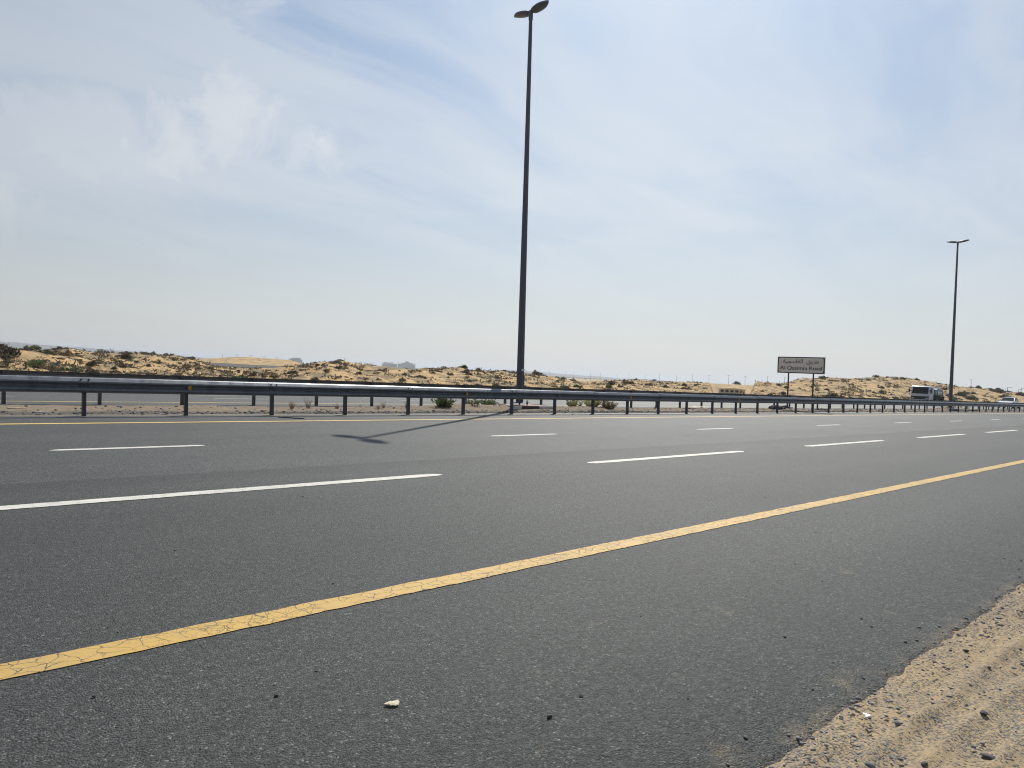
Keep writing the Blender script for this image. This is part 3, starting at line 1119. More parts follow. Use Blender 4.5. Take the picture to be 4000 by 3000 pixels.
MB().box(-.02, .10, -1.04, 1.04, .48, .78).build('bumper', M['cab'], tr, bevel=.03)
MB().box(-6.2, -.4, -.42, .42, .55, .80).box(-6.2, -1.7, -1.0, 1.0, .98, 1.10).box(-2.6, -2.5, -.95, .95, .5, 1.0).box(-4.4, -4.3, -.95, .95, .5, 1.0).box(-6.2, -6.1, -.98, .98, .5, 1.0).build('chassis', M['chassis'], tr)
MB().box(-3.9, -3.0, .55, .98, .48, .92).box(-3.9, -3.2, -.98, -.55, .48, .92).build('fuel_tank', M['chassis'], tr, bevel=.05)
for sx, rr_ in ((-1.0, .40), (-5.0, .40)):
    for s in (-1, 1):
        wheel(tr, sx, s * .86, .40, rr_, .26, s)


def ell(x, w, h, zc, n=28):
    return [(x, w * math.cos(2 * math.pi * k / n), zc + h * math.sin(2 * math.pi * k / n)) for k in range(n)]


ZC = 1.68
MB().loft([ell(-6.22, .55, .30, ZC), ell(-6.12, .82, .46, ZC), ell(-5.98, .98, .555, ZC), ell(-2.0, .98, .555, ZC), ell(-1.86, .82, .46, ZC), ell(-1.78, .5, .28, ZC)]).build('tank', M['tank'], tr, smooth=True)
band = []
for s in (-1, 1):
    m_ = MB()
    ring = lambda x: [(x, s * (.985) * math.cos(a), ZC + .560 * math.sin(a)) for a in np.linspace(.30, .72, 8)]
    m_.loft([ring(-5.95), ring(-2.03)], cap=False, closed=False)
    m_.build('stripe', M['green'], tr, smooth=True)
    for x0, x1 in ((-2.25, -2.7), (-3.3, -5.6)):
        pts = [(x0, s * 1.03, 1.2), (x0 + .02, s * 1.04, 1.75), (x0 - .05, s * .93, 2.05), (x0 * .6 + x1 * .4, s * .78, 2.16), (x0 * .3 + x1 * .7, s * .86, 2.06), (x1 + .15, s * .90, 2.08), (x1, s * 1.03, 1.85), (x1 + .05, s * 1.04, 1.2)]
        MB().tube(pts, .04, 8).build('hose', M['hose'], tr, smooth=True)
MB().tube([(-2.8, 0, 2.2), (-2.8, 0, 2.38)], .24, 16).tube([(-4.4, 0, 2.2), (-4.4, 0, 2.38)], .24, 16).build('manhole', M['tank'], tr, smooth=True)
MB().box(-5.8, -2.2, -.72, -.66, 2.28, 2.36).box(-5.8, -2.2, .66, .72, 2.28, 2.36).box(-5.8, -5.74, -.72, .72, 2.0, 2.36).build('rail', M['cab'], tr)
MB().box(-6.45, -6.2, -1.0, 1.0, .95, 1.25).box(-6.5, -6.44, .6, .95, .55, .95).box(-6.5, -6.44, -.95, -.6, .55, .95).build('rear_platform', M['chassis'], tr)
MB().box(-6.53, -6.50, .45, .95, .75, .9).box(-6.53, -6.50, -.95, -.45, .75, .9).build('tail_lamp', M['orange'], tr)

ca = thing('car', 'white saloon car coming along the far carriageway at the right edge', 'car', (110.2, 23.3, z_far(23.3)), math.pi)


def car_body():
    # stations along x: (x, half width, floor z, beltline z)
    st = [(-.02, .52, .42, .58), (-.10, .74, .30, .70), (-.45, .84, .24, .80), (-1.0, .87, .22, .88), (-1.35, .87, .22, .93), (-2.4, .88, .22, .95), (-3.4, .88, .22, .97), (-4.1, .85, .26, .98), (-4.5, .78, .34, .94), (-4.62, .62, .45, .80)]
    rings = []
    for x, w, z0, z1 in st:
        rings.append([(x, -w * .92, z0), (x, w * .92, z0), (x, w, z0 + (z1 - z0) * .35), (x, w * .99, z0 + (z1 - z0) * .75), (x, w * .90, z1), (x, 0, z1 + .035), (x, -w * .90, z1), (x, -w * .99, z0 + (z1 - z0) * .75), (x, -w, z0 + (z1 - z0) * .35)])
    return MB().loft(rings)


car_body().build('body', M['car'], ca, smooth=True)
cabin_st = [(-1.25, .76, .90), (-2.02, .62, 1.40), (-2.5, .63, 1.46), (-3.2, .61, 1.43), (-3.95, .70, .95)]
roof_r = []
for x, w, z in cabin_st[1:4]:
    roof_r.append([(x, -w, z - .05), (x, -w * .8, z), (x, 0, z + .015), (x, w * .8, z), (x, w, z - .05), (x, w, z - .08), (x, -w, z - .08)])
MB().loft(roof_r).build('roof', M['car'], ca, smooth=True)
MB().add([(-1.25, -.76, .90), (-1.25, .76, .90), (-2.02, .60, 1.36), (-2.02, -.60, 1.36), (-3.95, -.70, .95), (-3.95, .70, .95), (-3.2, .59, 1.36), (-3.2, -.59, 1.36)],
         [(0, 1, 2, 3), (4, 7, 6, 5), (1, 5, 6, 2), (0, 3, 7, 4), (3, 2, 6, 7), (0, 4, 5, 1)]).build('windows', M['dark_window'], ca)
for s in (-1, 1):
    for (xa, wa, za), (xb, wb, zb), r_ in ((cabin_st[0], cabin_st[1], .028), (cabin_st[3], cabin_st[4], .035)):
        MB().tube([(xa, s * wa, za), (xb, s * wb, zb - .05)], r_, 6).build('pillar', M['car'], ca, smooth=True)
    MB().tube([(-2.62, s * .815, .95), (-2.62, s * .63, 1.40)], .03, 6).build('pillar', M['car'], ca)
    MB().box(-1.62, -1.48, s * .98 - .10, s * .98 + .10, .93, 1.07).build('mirror', M['car'], ca, bevel=.03, smooth=True)
    MB().box(-.20, -.09, s * .58 - .15, s * .58 + .15, .56, .68).build('headlight', M['headlamp'], ca, bevel=.03, smooth=True)
    for x in (-.85, -3.7):
        wheel(ca, x, s * .78, .31, .31, .2, s)
MB().box(-.07, -.01, -.36, .36, .46, .56).build('grille', M['chassis'], ca, bevel=.01)
MB().box(-.14, -.03, -.72, .72, .30, .42).build('bumper', M['car'], ca, bevel=.03, smooth=True)
MB().box(-.04, -.015, -.24, .24, .36, .43).build('number_plate', M['white_plain'], ca)

# ------------------------------------------------------------------ cream cabin in the hollow
DC = 222.0
ang = R(CAB_AZ)
cb = thing('cabin', 'long cream prefabricated cabin with a row of dark windows, in the sandy hollow', 'cabin', (DC * math.sin(ang), DC * math.cos(ang), 0), -ang + R(3))
# local x to the right, y away; front wall at y = 0
wz0, wz1 = -2.7, -.12
MB().box(-3.55, 3.75, 0, 3.2, wz0, wz1).build('wall', M['cabin'], cb)
MB().prism([(-3.95, wz1), (4.1, wz1), (4.1, wz1 + .12), (.2, wz1 + .42), (-3.95, wz1 + .14)], -.45, 3.6, 'y').build('roof', M['roofm'], cb)
for xa, xb, za, zb in ((-3.05, -2.2, -.95, -.32), (-1.75, -.85, -.95, -.32), (-.35, .5, -.95, -.32), (1.0, 1.85, -.95, -.32), (2.4, 2.75, -.95, -.32), (3.15, 3.45, -1.2, -.85)):
    w_ = MB().box(xa, xb, -.03, .02, za, zb).build('window', M['dark_window'], cb)
    MB().box(xa - .05, xb + .05, -.05, -.005, za - .06, za).box(xa - .05, xa, -.05, -.005, za, zb).box(xb, xb + .05, -.05, -.005, za, zb).build('frame', M['cabin'], w_)
for x in (-2.0, -.6, .75, 2.15, 2.95):
    MB().box(x - .03, x + .03, -.02, 0, wz0, wz1).build('panel_joint', M['roofm'], cb)

# ------------------------------------------------------------------ far buildings, trees, poles
def at_az(az_, d, z=0.0):
    return (math.sin(R(az_)) * d, math.cos(R(az_)) * d, z)


def far_builder(name, label, cat, az_, d):
    return thing(name, label, cat, at_az(az_, d), -R(az_))


PD = 2600
k_ = PD * math.cos(R(8.5)) / F_PX
pa = far_builder('palace', 'hazy domed palace in two wings, far beyond the dunes', 'palace', 35.54, PD)


def px(x, y):
    return ((x - 1557.5) * k_, EYE + (1460 - (2000 - x) * .0492 - y) * k_)


def blk(x0, x1, yt, d0=0, d1=26, parent=None):
    a, h = px(x0, yt)
    b, _ = px(x1, yt)
    return MB().box(a, b, d0, d1, -6, h)


lw = blk(1493, 1551, 1419.2).box(px(1498, 0)[0], px(1507, 0)[0], -2, 20, -6, px(1503, 1415.6)[1]).box(px(1513, 0)[0], px(1528, 0)[0], -1, 22, -6, px(1520, 1416.8)[1]).build('west_wing', M['palace'], pa)
rw = blk(1553.7, 1621.8, 1421).box(px(1566, 0)[0], px(1612, 0)[0], -1, 25, -6, px(1590, 1418.4)[1]).box(px(1578, 0)[0], px(1600, 0)[0], -3, 26, -6, px(1590, 1415.8)[1]).build('east_wing', M['palace'], pa)


def dome(x, yb, yt, wpx, parent, name='dome', dy=8):
    xc, zb = px(x, yb)
    zt = px(x, yt)[1]
    r = wpx / 2 * k_
    n = 16
    rings = [[(xc + r * f * math.cos(2 * math.pi * q / n), dy + r * f * math.sin(2 * math.pi * q / n), zb + (zt - zb) * g) for q in range(n)] for f, g in ((1, -.6), (1, 0), (.92, .30), (.72, .58), (.42, .82), (.12, .96), (.03, 1.0))]
    return MB().loft(rings).build(name, M['palace'], parent, smooth=True)


dome(1509, 1416, 1413.4, 8, lw)
dome(1532, 1417.5, 1414.4, 10, lw)
dome(1589, 1415, 1410.2, 15, rw)
dome(1555.8, 1418, 1416, 5, rw, 'turret')
dome(1619.5, 1421, 1419.2, 5, rw, 'turret')
for bx, wg in ((range(1496, 1549, 4), lw), (range(1557, 1618, 4), rw)):
    m_ = MB()
    for b in bx:
        for yy_ in (1424, 1428.5):
            a, h = px(b, yy_)
            m_.box(a, a + 1.5 * k_, -.4, -.05 if False else .3, h - 2.2 * k_, h)
    m_.build('windows', M['far_tree'], wg)

dh = far_builder('domed_hall', 'hazy long building with a small dome, far right of the tall lamp', 'building', 49.0, 2500)
MB().box(-13, 13, 0, 16, -8, -2.6).box(-2, 6, -1, 14, -8, -1.2).build('wall', M['palace'], dh)
MB().loft([[(2.2 + 2.8 * f * math.cos(q), 6 + 2.8 * f * math.sin(q), -1.2 + 3 * g) for q in [2 * math.pi * i / 12 for i in range(12)]] for f, g in ((1, 0), (.9, .35), (.6, .75), (.2, 1))]).build('dome', M['palace'], dh, smooth=True)
bb = far_builder('building', 'hazy flat-topped building block behind the smooth dune', 'building', 27.95, 2300)
MB().box(-20, 18, 0, 24, -4, 12.5).box(-14, 12, 2, 22, 12.5, 15.5).box(-8, 14, 3, 20, 15.5, 17.0).build('wall', M['palace'], bb)
bc = far_builder('building', 'small hazy building just right of the flat-topped block', 'building', 29.35, 2300)
MB().box(-12, 12, 0, 14, -4, 6.5).prism([(-6, 6.5), (4, 6.5), (2, 9), (-3, 9)], 2, 12, 'y').build('wall', M['palace'], bc)


def blob_crown(mb, c, r, h, seed):
    rr = random.Random(seed)
    n, rows_ = 9, 5
    rings = []
    for i in range(rows_):
        f = math.sin(math.pi * (.12 + .80 * i / (rows_ - 1)))
        rings.append([(c[0] + r * f * (1 + rr.uniform(-.25, .25)) * math.cos(2 * math.pi * k / n), c[1] + r * f * (1 + rr.uniform(-.25, .25)) * math.sin(2 * math.pi * k / n), c[2] + h * i / (rows_ - 1) + rr.uniform(-.08, .08) * h) for k in range(n)])
    mb.loft(rings)


tl = MB()
rr_ = random.Random(21)
for az0, az1, dd, hh, cnt in ((31.5, 34.3, 2450, 3.6, 60), (36.9, 41.5, 2480, 3.2, 110), (46.5, 54.5, 2000, 3.2, 160), (34, 37, 2350, 1.8, 50)):
    for i in range(cnt):
        a = rr_.uniform(az0, az1)
        d_ = dd + rr_.uniform(-120, 120)
        x, y, _ = at_az(a, d_)
        h = hh * rr_.uniform(.5, 1.15)
        blob_crown(tl, (x, y, -3.5), rr_.uniform(4, 9), h + 3.5 - (4 if dd < 2100 else 0), i)
tag(tl.build('distant_trees', M['far_tree'], None), kind='stuff')
for az_, hgt, lab in ((54.05, 5.5, 'hazy round-topped tree beyond the dune, right of the domed hall'), (49.95, 3.6, 'hazy lone tree below the domed hall')):
    t_ = far_builder('tree', lab, 'tree', az_, 1500)
    MB().tube([(0, 0, -9), (.2, 0, -6), (0, 0, -3)], [.5, .4, .3], 7).build('trunk', M['stake'], t_)
    m_ = MB()
    for q in range(7):
        blob_crown(m_, (rr_.uniform(-2.5, 2.5), rr_.uniform(-2, 2), -6 + rr_.uniform(0, 2.4)), rr_.uniform(1.6, 2.6), rr_.uniform(2.2, hgt), q + 50)
    m_.build('crown', M['far_tree'], t_)


def unproj(xp, yp, d):
    v = (rt * ((xp - 2000) / F_PX) + up * ((1500 - yp) / F_PX) + fwd)
    v = v * (d / math.hypot(v.x, v.y))
    return Vector((v.x, v.y, EYE + v.z))


far_px = [(2000, 1447, 800), (2057, 1446, 800), (2115, 1449, 800), (2147, 1450, 800), (2209, 1453, 760), (2243, 1453, 740), (2308, 1457, 700), (2346, 1457, 660), (2411, 1461, 640), (2458, 1459, 620), (2524, 1464, 600), (2577, 1461, 580),
          (2643, 1466, 560), (2706, 1464, 540), (2771, 1467, 520), (2848, 1466, 500), (2912, 1470, 480), (3000, 1469, 460), (3066, 1473, 450),
          (870, 1386, 420), (926, 1385, 420), (981, 1388, 430), (1033, 1391, 430), (1083, 1396, 440), (1134, 1399, 450), (3796, 1483, 420)]
proto = None
for xp, yp, d in far_px:
    top = unproj(xp, yp, d)
    base_z = -2.2
    lab = ('thin hazy lamp post on the skyline above the smooth dune' if xp < 1200 else 'thin lamp post on the skyline right of the tanker' if xp > 3500
           else 'thin hazy lamp post on the skyline between the tall lamp and the road sign')
    if proto is None:
        proto = thing('lamp_post', lab, 'lamp post', (0, 0, 0), 0, 'distant lamp posts along the horizon')
        MB().tube([(0, 0, 0), (0, 0, 1)], [.12, .07], 6).build('pole', M['far_pole'], proto)
        MB().box(-.95, .95, -.14, .14, .985, 1.0).build('lamp_head', M['far_pole'], proto)
        q = proto
    else:
        q = copy_tree(proto)
        q['label'] = lab
    q.location = (top.x, top.y, base_z)
    q.scale = (1, 1, top.z - base_z)
    q.rotation_euler = (0, LEAN * .9, rnd.uniform(-.5, .5))
for xp, yp, d in ((3936, 1514, 380), (3978, 1522, 420), (3989, 1518, 400)):
    top = unproj(xp, yp, d)
    q = thing('lamp_post', {3936: 'single armed lamp post above the white car', 3978: 'short armed lamp post second from the right edge', 3989: 'lamp post closest to the right edge, on the skyline'}[xp], 'lamp post', (top.x, top.y, -2.2), 0, 'distant lamp posts along the horizon')
    h = top.z + 2.2
    MB().tube([(0, 0, 0), (0, 0, h)], [.17, .1], 6).build('pole', M['far_pole'], q)
    MB().tube([(0, 0, h), (.5, -.4, h + .2), (1.6, -1.3, h + .15)], .08, 6).build('arm', M['far_pole'], q)
g = unproj(2548, 1487, 330)
gs = thing('roadside_sign', 'grey boxy sign on a curved arm showing over the dune crest', 'sign', (g.x, g.y, 0), -R(54))
MB().tube([(-1.6, 0, -2), (-1.6, 0, g.z - 1.0), (-1.35, 0, g.z - .25), (-.7, 0, g.z + .02), (1.0, 0, g.z + .05)], .13, 8).build('arm', M['far_pole'], gs, smooth=True)
MB().box(.1, 1.75, -.15, .15, g.z - .55, g.z + .65).build('panel', M['far_pole'], gs, bevel=.03)


# ------------------------------------------------------------------ plants
def leaf_cloud(seed, n, w, h, size, upright=.3, clumps=7, flat=.0):
    """many small leaf quads in a few overlapping clumps that together make an uneven dome; unit in metres"""
    g = np.random.default_rng(seed)
    cx = g.uniform(-.33, .33, clumps) * w
    cy = g.uniform(-.33, .33, clumps) * w
    cr = g.uniform(.16, .30, clumps) * w
    ch = h * g.uniform(.55, 1.0, clumps) * (1 - .5 * np.hypot(cx, cy) / (w * .5))
    k = g.integers(0, clumps, n)
    a = g.uniform(0, 2 * np.pi, n)
    u = g.uniform(0, 1, n) ** .45
    t = g.uniform(0, 1, n) ** .8
    rr = np.sqrt(np.maximum(0, 1 - t ** 2)) * u
    c = np.stack([cx[k] + np.cos(a) * rr * cr[k], cy[k] + np.sin(a) * rr * cr[k], t * ch[k]], -1)
    d = np.stack([np.cos(a) * .8, np.sin(a) * .8, g.uniform(-.1, 1.0, n) + upright], -1) + g.normal(0, .45, (n, 3))
    d /= np.linalg.norm(d, axis=1)[:, None]
    s = np.cross(d, g.normal(0, 1, (n, 3)))
    s /= np.linalg.norm(s, axis=1)[:, None]
    L = size * g.uniform(.6, 1.5, n)[:, None]
    W = L * g.uniform(.22, .5, n)[:, None]
    V = np.stack([c - d * L * .5, c + s * W * .5, c + d * L * .5, c - s * W * .5], 1)
    V[:, :, 2] = np.maximum(V[:, :, 2], -.05)
    return V.reshape(-1, 3)


def twig_fan(seed, n, w, h, thick=.012):
    g = np.random.default_rng(seed)
    out = []
    for i in range(n):
        a = g.uniform(0, 2 * np.pi)
        lean = g.uniform(.05, 1) ** .8
        L = h * g.uniform(.5, 1.1)
        p = np.array([g.normal(0, .05) * w, g.normal(0, .05) * w, -.04])
        d = np.array([np.cos(a) * lean * w / h * .6, np.sin(a) * lean * w / h * .6, 1.0])
        d /= np.linalg.norm(d)
        s = np.cross(d, g.normal(0, 1, 3))
        s /= np.linalg.norm(s)
        for j in range(3):
            q = p + d * L / 3
            tk = thick * (1 - .28 * j)
            out.append([p - s * tk, p + s * tk, q + s * tk * .7, q - s * tk * .7])
            p = q
            d = d + g.normal(0, .18, 3)
            d /= np.linalg.norm(d)
    return np.array(out).reshape(-1, 3)


def quads_mesh(name, V, mat):
    return soup_mesh(name, V, np.arange(len(V)).reshape(-1, 4), mat)


KINDS = {
    'dark': ('leaf_dark', 'dark low shrub'),
    'olive': ('leaf_olive', 'olive grey shrub'),
    'dry': ('leaf_dry', 'dry straw coloured tuft'),
    'green': ('leaf_green', 'green leafy shrub'),
}
shrub_parts = {}
for ki, (kn, (mat, nm)) in enumerate(KINDS.items()):
    shrub_parts[kn] = []
    for v in range(4):
        sd_ = ki * 40 + v
        w_, h_ = (1.0, .42) if kn in ('dark', 'olive') else ((1.0, .5) if kn == 'green' else (1.0, .55))
        n_ = 620 if kn in ('dark', 'olive') else (520 if kn == 'green' else 330)
        fol = quads_mesh('foliage', leaf_cloud(sd_, n_, w_, h_, .12 if kn != 'dry' else .15, .3, 8), M[mat])
        tw = quads_mesh('twigs', twig_fan(sd_ + 900, 30 if kn != 'dry' else 60, w_ * 1.0, h_ * 1.05, .010), M['twig'])
        shrub_parts[kn].append((fol, tw))
protos = {}


def shrub(kn, v, x, y, z, s, rz, label, group, sz=1.0):
    key = (kn, v)
    if key not in protos:
        r = thing('shrub', label, 'shrub', (x, y, z), rz, group)
        link('foliage', shrub_parts[kn][v][0], r)
        link('twigs', shrub_parts[kn][v][1], r)
        protos[key] = r
    else:
        r = copy_tree(protos[key])
        r['label'] = label
        r['group'] = group
    r.location = (x, y, z)
    r.rotation_euler = (0, 0, rz)
    r.scale = (s, s, s * sz)
    return r


ZONES = [(9.5, 20, 'far left end of the dunes'), (20, 31, 'dunes near the smooth pale dune'), (31, 43, 'dunes left of the tall lamp'), (43, 56, 'dunes right of the tall lamp'), (56, 64, 'dunes around the cream cabin'), (64, 71, 'dune behind the road sign'), (71, 80, 'dune slope around the tanker truck')]
GRP = 'shrubs scattered over the dunes'
rs = random.Random(99)
placed = []
made = 0
tries = 0
while made < 282 and tries < 20000:
    tries += 1
    a = rs.uniform(8.5, 80)
    yb = 37.5 + 27 * rs.random() ** 1.25
    if 21 < a < 29 and rs.random() < .35:
        yb = rs.uniform(62, 150)
    if a > 74 and rs.random() < .5:
        yb = rs.uniform(37.5, 50)
    x = yb * math.tan(R(a))
    d = math.hypot(x, yb)
    if 59.0 < a < 62.8 and d < 235:
        continue
    if 19.5 < a < 29 and 80 < yb < 112:
        continue
    s = rs.choice((.40, .5, .6, .75, 1.0, 1.3)) * rs.uniform(.85, 1.2)
    if a < 20 and yb > 44 and rs.random() < .4:
        continue
    if 33.4 < a < 37.4 and yb > 47:
        continue
    s *= .88
    if a < 31:
        s *= .82
    if a > 66:
        s *= 1.45
    if a > 74:
        s *= 1.35
    if any((x - q[0]) ** 2 + (yb - q[1]) ** 2 < (.33 * (s + q[2])) ** 2 for q in placed):
        continue
    u = rs.random()
    kn = 'dark' if u < .52 else ('olive' if u < .80 else ('dry' if u < .94 else 'green'))
    if a > 74 and kn == 'dry':
        kn = 'olive'
    zn = next((n for lo, hi, n in ZONES if lo <= a < hi), ZONES[0][2] if a < 20 else ZONES[-1][2])
    shrub(kn, rs.randrange(4), x, yb, tz(x, yb) - .03, s, rs.uniform(0, 6.28), KINDS[kn][1] + ' on the ' + zn, KINDS[kn][1] + 's on the ' + zn, rs.uniform(.75, 1.2))
    placed.append((x, yb, s))
    made += 1

# shrubs that stand out
SPECIAL = [
    ('dark', 0, 9.5, 47, 1.7, 1.05, 'big brown bush on the skyline at the left edge'),
    ('green', 1, 11.4, 41.5, 1.0, 1.0, 'leftmost green bush showing right above the far guardrail'),
    ('green', 2, 12.6, 41.5, 1.0, .9, 'middle one of the green bushes above the far guardrail at the left'),
    ('green', 0, 13.6, 41.5, .9, .9, 'green bush beside the darker one above the far guardrail at the left'),
    ('dark', 2, 14.7, 41.5, 1.0, 1.3, 'tall dark bush above the far guardrail at the right end of a green row'),
    ('olive', 3, 53.0, 60, .9, 1.0, 'feathery brush on the crest right of the domed hall'),
    ('dark', 1, 53.8, 60, 1.2, 1.0, 'round dark bush on the crest beside the feathery brush'),
    ('dark', 3, 61.2, 150, 3.6, 1.0, 'large dark thicket right behind the cream cabin'),
    ('dark', 2, 48.9, 58, 1.2, 1.1, 'dark spiky bush on the crest before the domed hall'),
    ('dark', 0, 77.6, 52, 4.0, 1.0, 'long dark thicket on the slope above the white car'),
    ('dark', 3, 78.9, 50, 3.8, .8, 'dark thicket at the right edge above the white car'),
    ('olive', 1, 76.2, 41, 3.0, .9, 'wide grey green thicket between the second lamp and the white car'),
    ('olive', 2, 75.3, 40, 2.6, .9, 'grey green thicket just right of the second lamp'),
]
for kn, v, a, yb, s, sz, lab in SPECIAL:
    x = yb * math.tan(R(a))
    shrub(kn, v, x, yb, tz(x, yb) - .05, s, rs.uniform(0, 6.28), lab, 'large bushes on the dunes', sz)

# dry weeds nobody could count
wv = []
g = np.random.default_rng(5)
N = 12000
a = R(1) * g.uniform(8, 80.5, N)
yb = 37 + 26 * g.random(N) ** 1.2
keep = ~((a > R(59.2)) & (a < R(62.6)))
a, yb = a[keep], yb[keep]
xx = yb * np.tan(a)
zz_ = terrain_z(xx, yb)
clump = fbm(xx / 5.0, yb / 3.0, 3)
for i in range(len(xx)):
    if clump[i] < -.12:
        continue
    k = 10
    s = (.05 + .26 * g.random() ** 3) * (1 + .9 * (a[i] > R(68)))
    c = np.array([xx[i], yb[i], zz_[i]])
    dirs = g.normal(0, 1, (k, 3))
    dirs[:, 2] = np.abs(dirs[:, 2]) * .45 + .05
    dirs /= np.linalg.norm(dirs, axis=1)[:, None]
    sd2 = np.cross(dirs, g.normal(0, 1, (k, 3)))
    sd2 /= np.linalg.norm(sd2, axis=1)[:, None]
    L = s * g.uniform(.6, 1.3, (k, 1))
    o = c + g.normal(0, 1, (k, 3)) * [s * .9, s * .9, 0]
    wv.append(np.stack([o, o + dirs * L * .5 + sd2 * L * .17, o + dirs * L, o + dirs * L * .5 - sd2 * L * .17], 1).reshape(-1, 3))
wv = np.concatenate(wv)
nq = len(wv) // 4
weeds = link('dry_weeds', soup_mesh('dry_weeds', wv, np.arange(len(wv)).reshape(-1, 4), None, [M['leaf_dark'], M['leaf_dry'], M['leaf_olive']], np.repeat(g.choice(3, nq // 10 + 1, p=(.45, .2, .35)), 10)[:nq]))
tag(weeds, kind='stuff')


# the lesser scrub beyond the few hundred single shrubs: low mounds of twiggy growth
sv, smi = [], []
g = np.random.default_rng(77)
N = 620
a = g.uniform(8.5, 80, N)
yb = 38 + 25 * g.random(N) ** 1.1
xx = yb * np.tan(np.radians(a))
for i in range(N):
    if 59.0 < a[i] < 62.8 or (33.4 < a[i] < 37.4 and yb[i] > 49):
        continue
    w_ = g.choice((.35, .5, .7, .95)) * g.uniform(.8, 1.2) * (1.5 if a[i] > 66 else 1.0)
    V = leaf_cloud(2000 + i, 110, w_, w_ * g.uniform(.28, .45), .13 * w_ ** .6, .25, 5)
    V = V + [xx[i], yb[i], tz(xx[i], yb[i]) - .02]
    sv.append(V)
    smi += [int(g.choice(3, p=(.5, .36, .14)))] * 110
sv = np.concatenate(sv)
tag(link('low_scrub', soup_mesh('low_scrub', sv, np.arange(len(sv)).reshape(-1, 4), None, [M['leaf_dark'], M['leaf_olive'], M['leaf_dry']], smi)), kind='stuff')


# stems with narrow leaves: plants of the median
def blade_plant(seed, n, w, h, leaf):
    g = np.random.default_rng(seed)
    st, lf = [], []
    for i in range(n):
        a_ = g.uniform(0, 2 * np.pi)
        r_ = g.random() ** .6
        p = np.array([np.cos(a_) * r_ * w * .22, np.sin(a_) * r_ * w * .22, -.03])
        d = np.array([np.cos(a_) * r_ * .9, np.sin(a_) * r_ * .9, 1.0]) + g.normal(0, .12, 3)
        d /= np.linalg.norm(d)
        L = h * g.uniform(.55, 1.08) * (1.05 - .25 * r_)
        s = np.cross(d, g.normal(0, 1, 3))
        s /= np.linalg.norm(s)
        for j in range(4):
            q = p + d * L / 4
            st.append([p - s * .004, p + s * .004, q + s * .003, q - s * .003])
            for m_ in range(5):
                b = p + (q - p) * g.random()
                ld = d * .5 + g.normal(0, .55, 3)
                ld[2] = abs(ld[2]) * .8
                ld /= np.linalg.norm(ld)
                ls = np.cross(ld, g.normal(0, 1, 3))
                ls /= np.linalg.norm(ls)
                ll = leaf * g.uniform(.6, 1.4)
                lf.append([b, b + ld * ll * .5 + ls * ll * .17, b + ld * ll, b + ld * ll * .5 - ls * ll * .17])
            p = q
            d = d + g.normal(0, .10, 3) + np.array([0, 0, -.02])
            d /= np.linalg.norm(d)
    return np.array(st).reshape(-1, 3), np.array(lf).reshape(-1, 3)


MED = [
    (1, 15.0, 18.45, 60, .85, .44, .085, 'leaf_green', 'dense green bush left of the tall lamp, close to a guardrail post'),
    (2, 18.0, 19.62, 46, .62, .36, .080, 'leaf_green', 'green plant at the left corner of the painted plinth'),
    (3, 17.2, 19.55, 34, .60, .33, .075, 'leaf_green', 'thin green plant just left of the one at the plinth corner'),
    (4, 22.0, 18.95, 40, .75, .42, .075, 'leaf_yellow', 'yellow green plant nearest the right end of the plinth'),
    (5, 22.75, 18.70, 56, .80, .46, .080, 'leaf_yellow', 'yellow green plant between two others right of the plinth'),
    (6, 23.1, 18.15, 50, .70, .40, .075, 'leaf_dry', 'straw coloured plant behind a guardrail post right of the plinth'),
    (7, 16.2, 18.3, 10, .35, .16, .05, 'leaf_dry', 'tiny brown sprig on the sand between the two green plants'),
]
for sd_, x, y, n, w, h, lf_, mat, lab in MED:
    st, lf = blade_plant(sd_, n, w, h, lf_)
    r = thing('plant', lab, 'plant', (x, y, medz(x, y)), 0, 'plants on the median')
    quads_mesh_ = link('stems', quads_mesh('stems', st, M['twig']), r)
    link('leaves', quads_mesh('leaves', lf, M[mat]), r)
for i, (x, y, h, lab) in enumerate([(10.35, 18.7, .40, 'tallest dry twig tuft on the median at the left'), (9.75, 18.5, .24, 'short dry tuft left of the tallest one'), (10.0, 18.95, .26, 'dry reddish tuft beside the tallest one'), (13.0, 18.9, .30, 'dry tuft near the sixth far guardrail post'),
                                    (11.2, 18.6, .2, 'small dry tuft right of the tallest one'), (12.4, 18.3, .2, 'low brown tuft before a near guardrail post'), (13.8, 18.8, .28, 'dry tuft a little left of the green bush'), (27.2, 18.8, .22, 'dry tuft under the third amber reflector'), (75.0, 18.6, .5, 'pale dry tuft right of the broken plinth'), (72.5, 19.2, .45, 'dry scrub behind the broken plinth')]):
    r = thing('dry_tuft', lab, 'plant', (x, y, medz(x, y)), rs.uniform(0, 6), 'dry tufts on the median')
    link('twigs', quads_mesh('twigs', twig_fan(300 + i, 40, h * 1.1, h, .005), M['leaf_dry' if i % 2 else 'twig']), r)

# ------------------------------------------------------------------ stones, rubble, litter
def rock_mesh(seed, mat, flat=.6, sub=2):
    g = random.Random(seed)
    bm = bmesh.new()
    bmesh.ops.create_icosphere(bm, subdivisions=sub, radius=1)
    pls = [(Vector((g.gauss(0, 1), g.gauss(0, 1), g.gauss(0, 1))).normalized(), g.uniform(.45, .8)) for _ in range(9)]
    for v in bm.verts:
        for n, d in pls:
            q = v.co.dot(n) - d
            if q > 0:
                v.co -= n * q
        v.co.z *= flat
        v.co += Vector((g.gauss(0, .015), g.gauss(0, .015), g.gauss(0, .015)))
    me = bpy.data.meshes.new('stone')
    bm.to_mesh(me)
    bm.free()
    me.materials.append(mat)
    return me


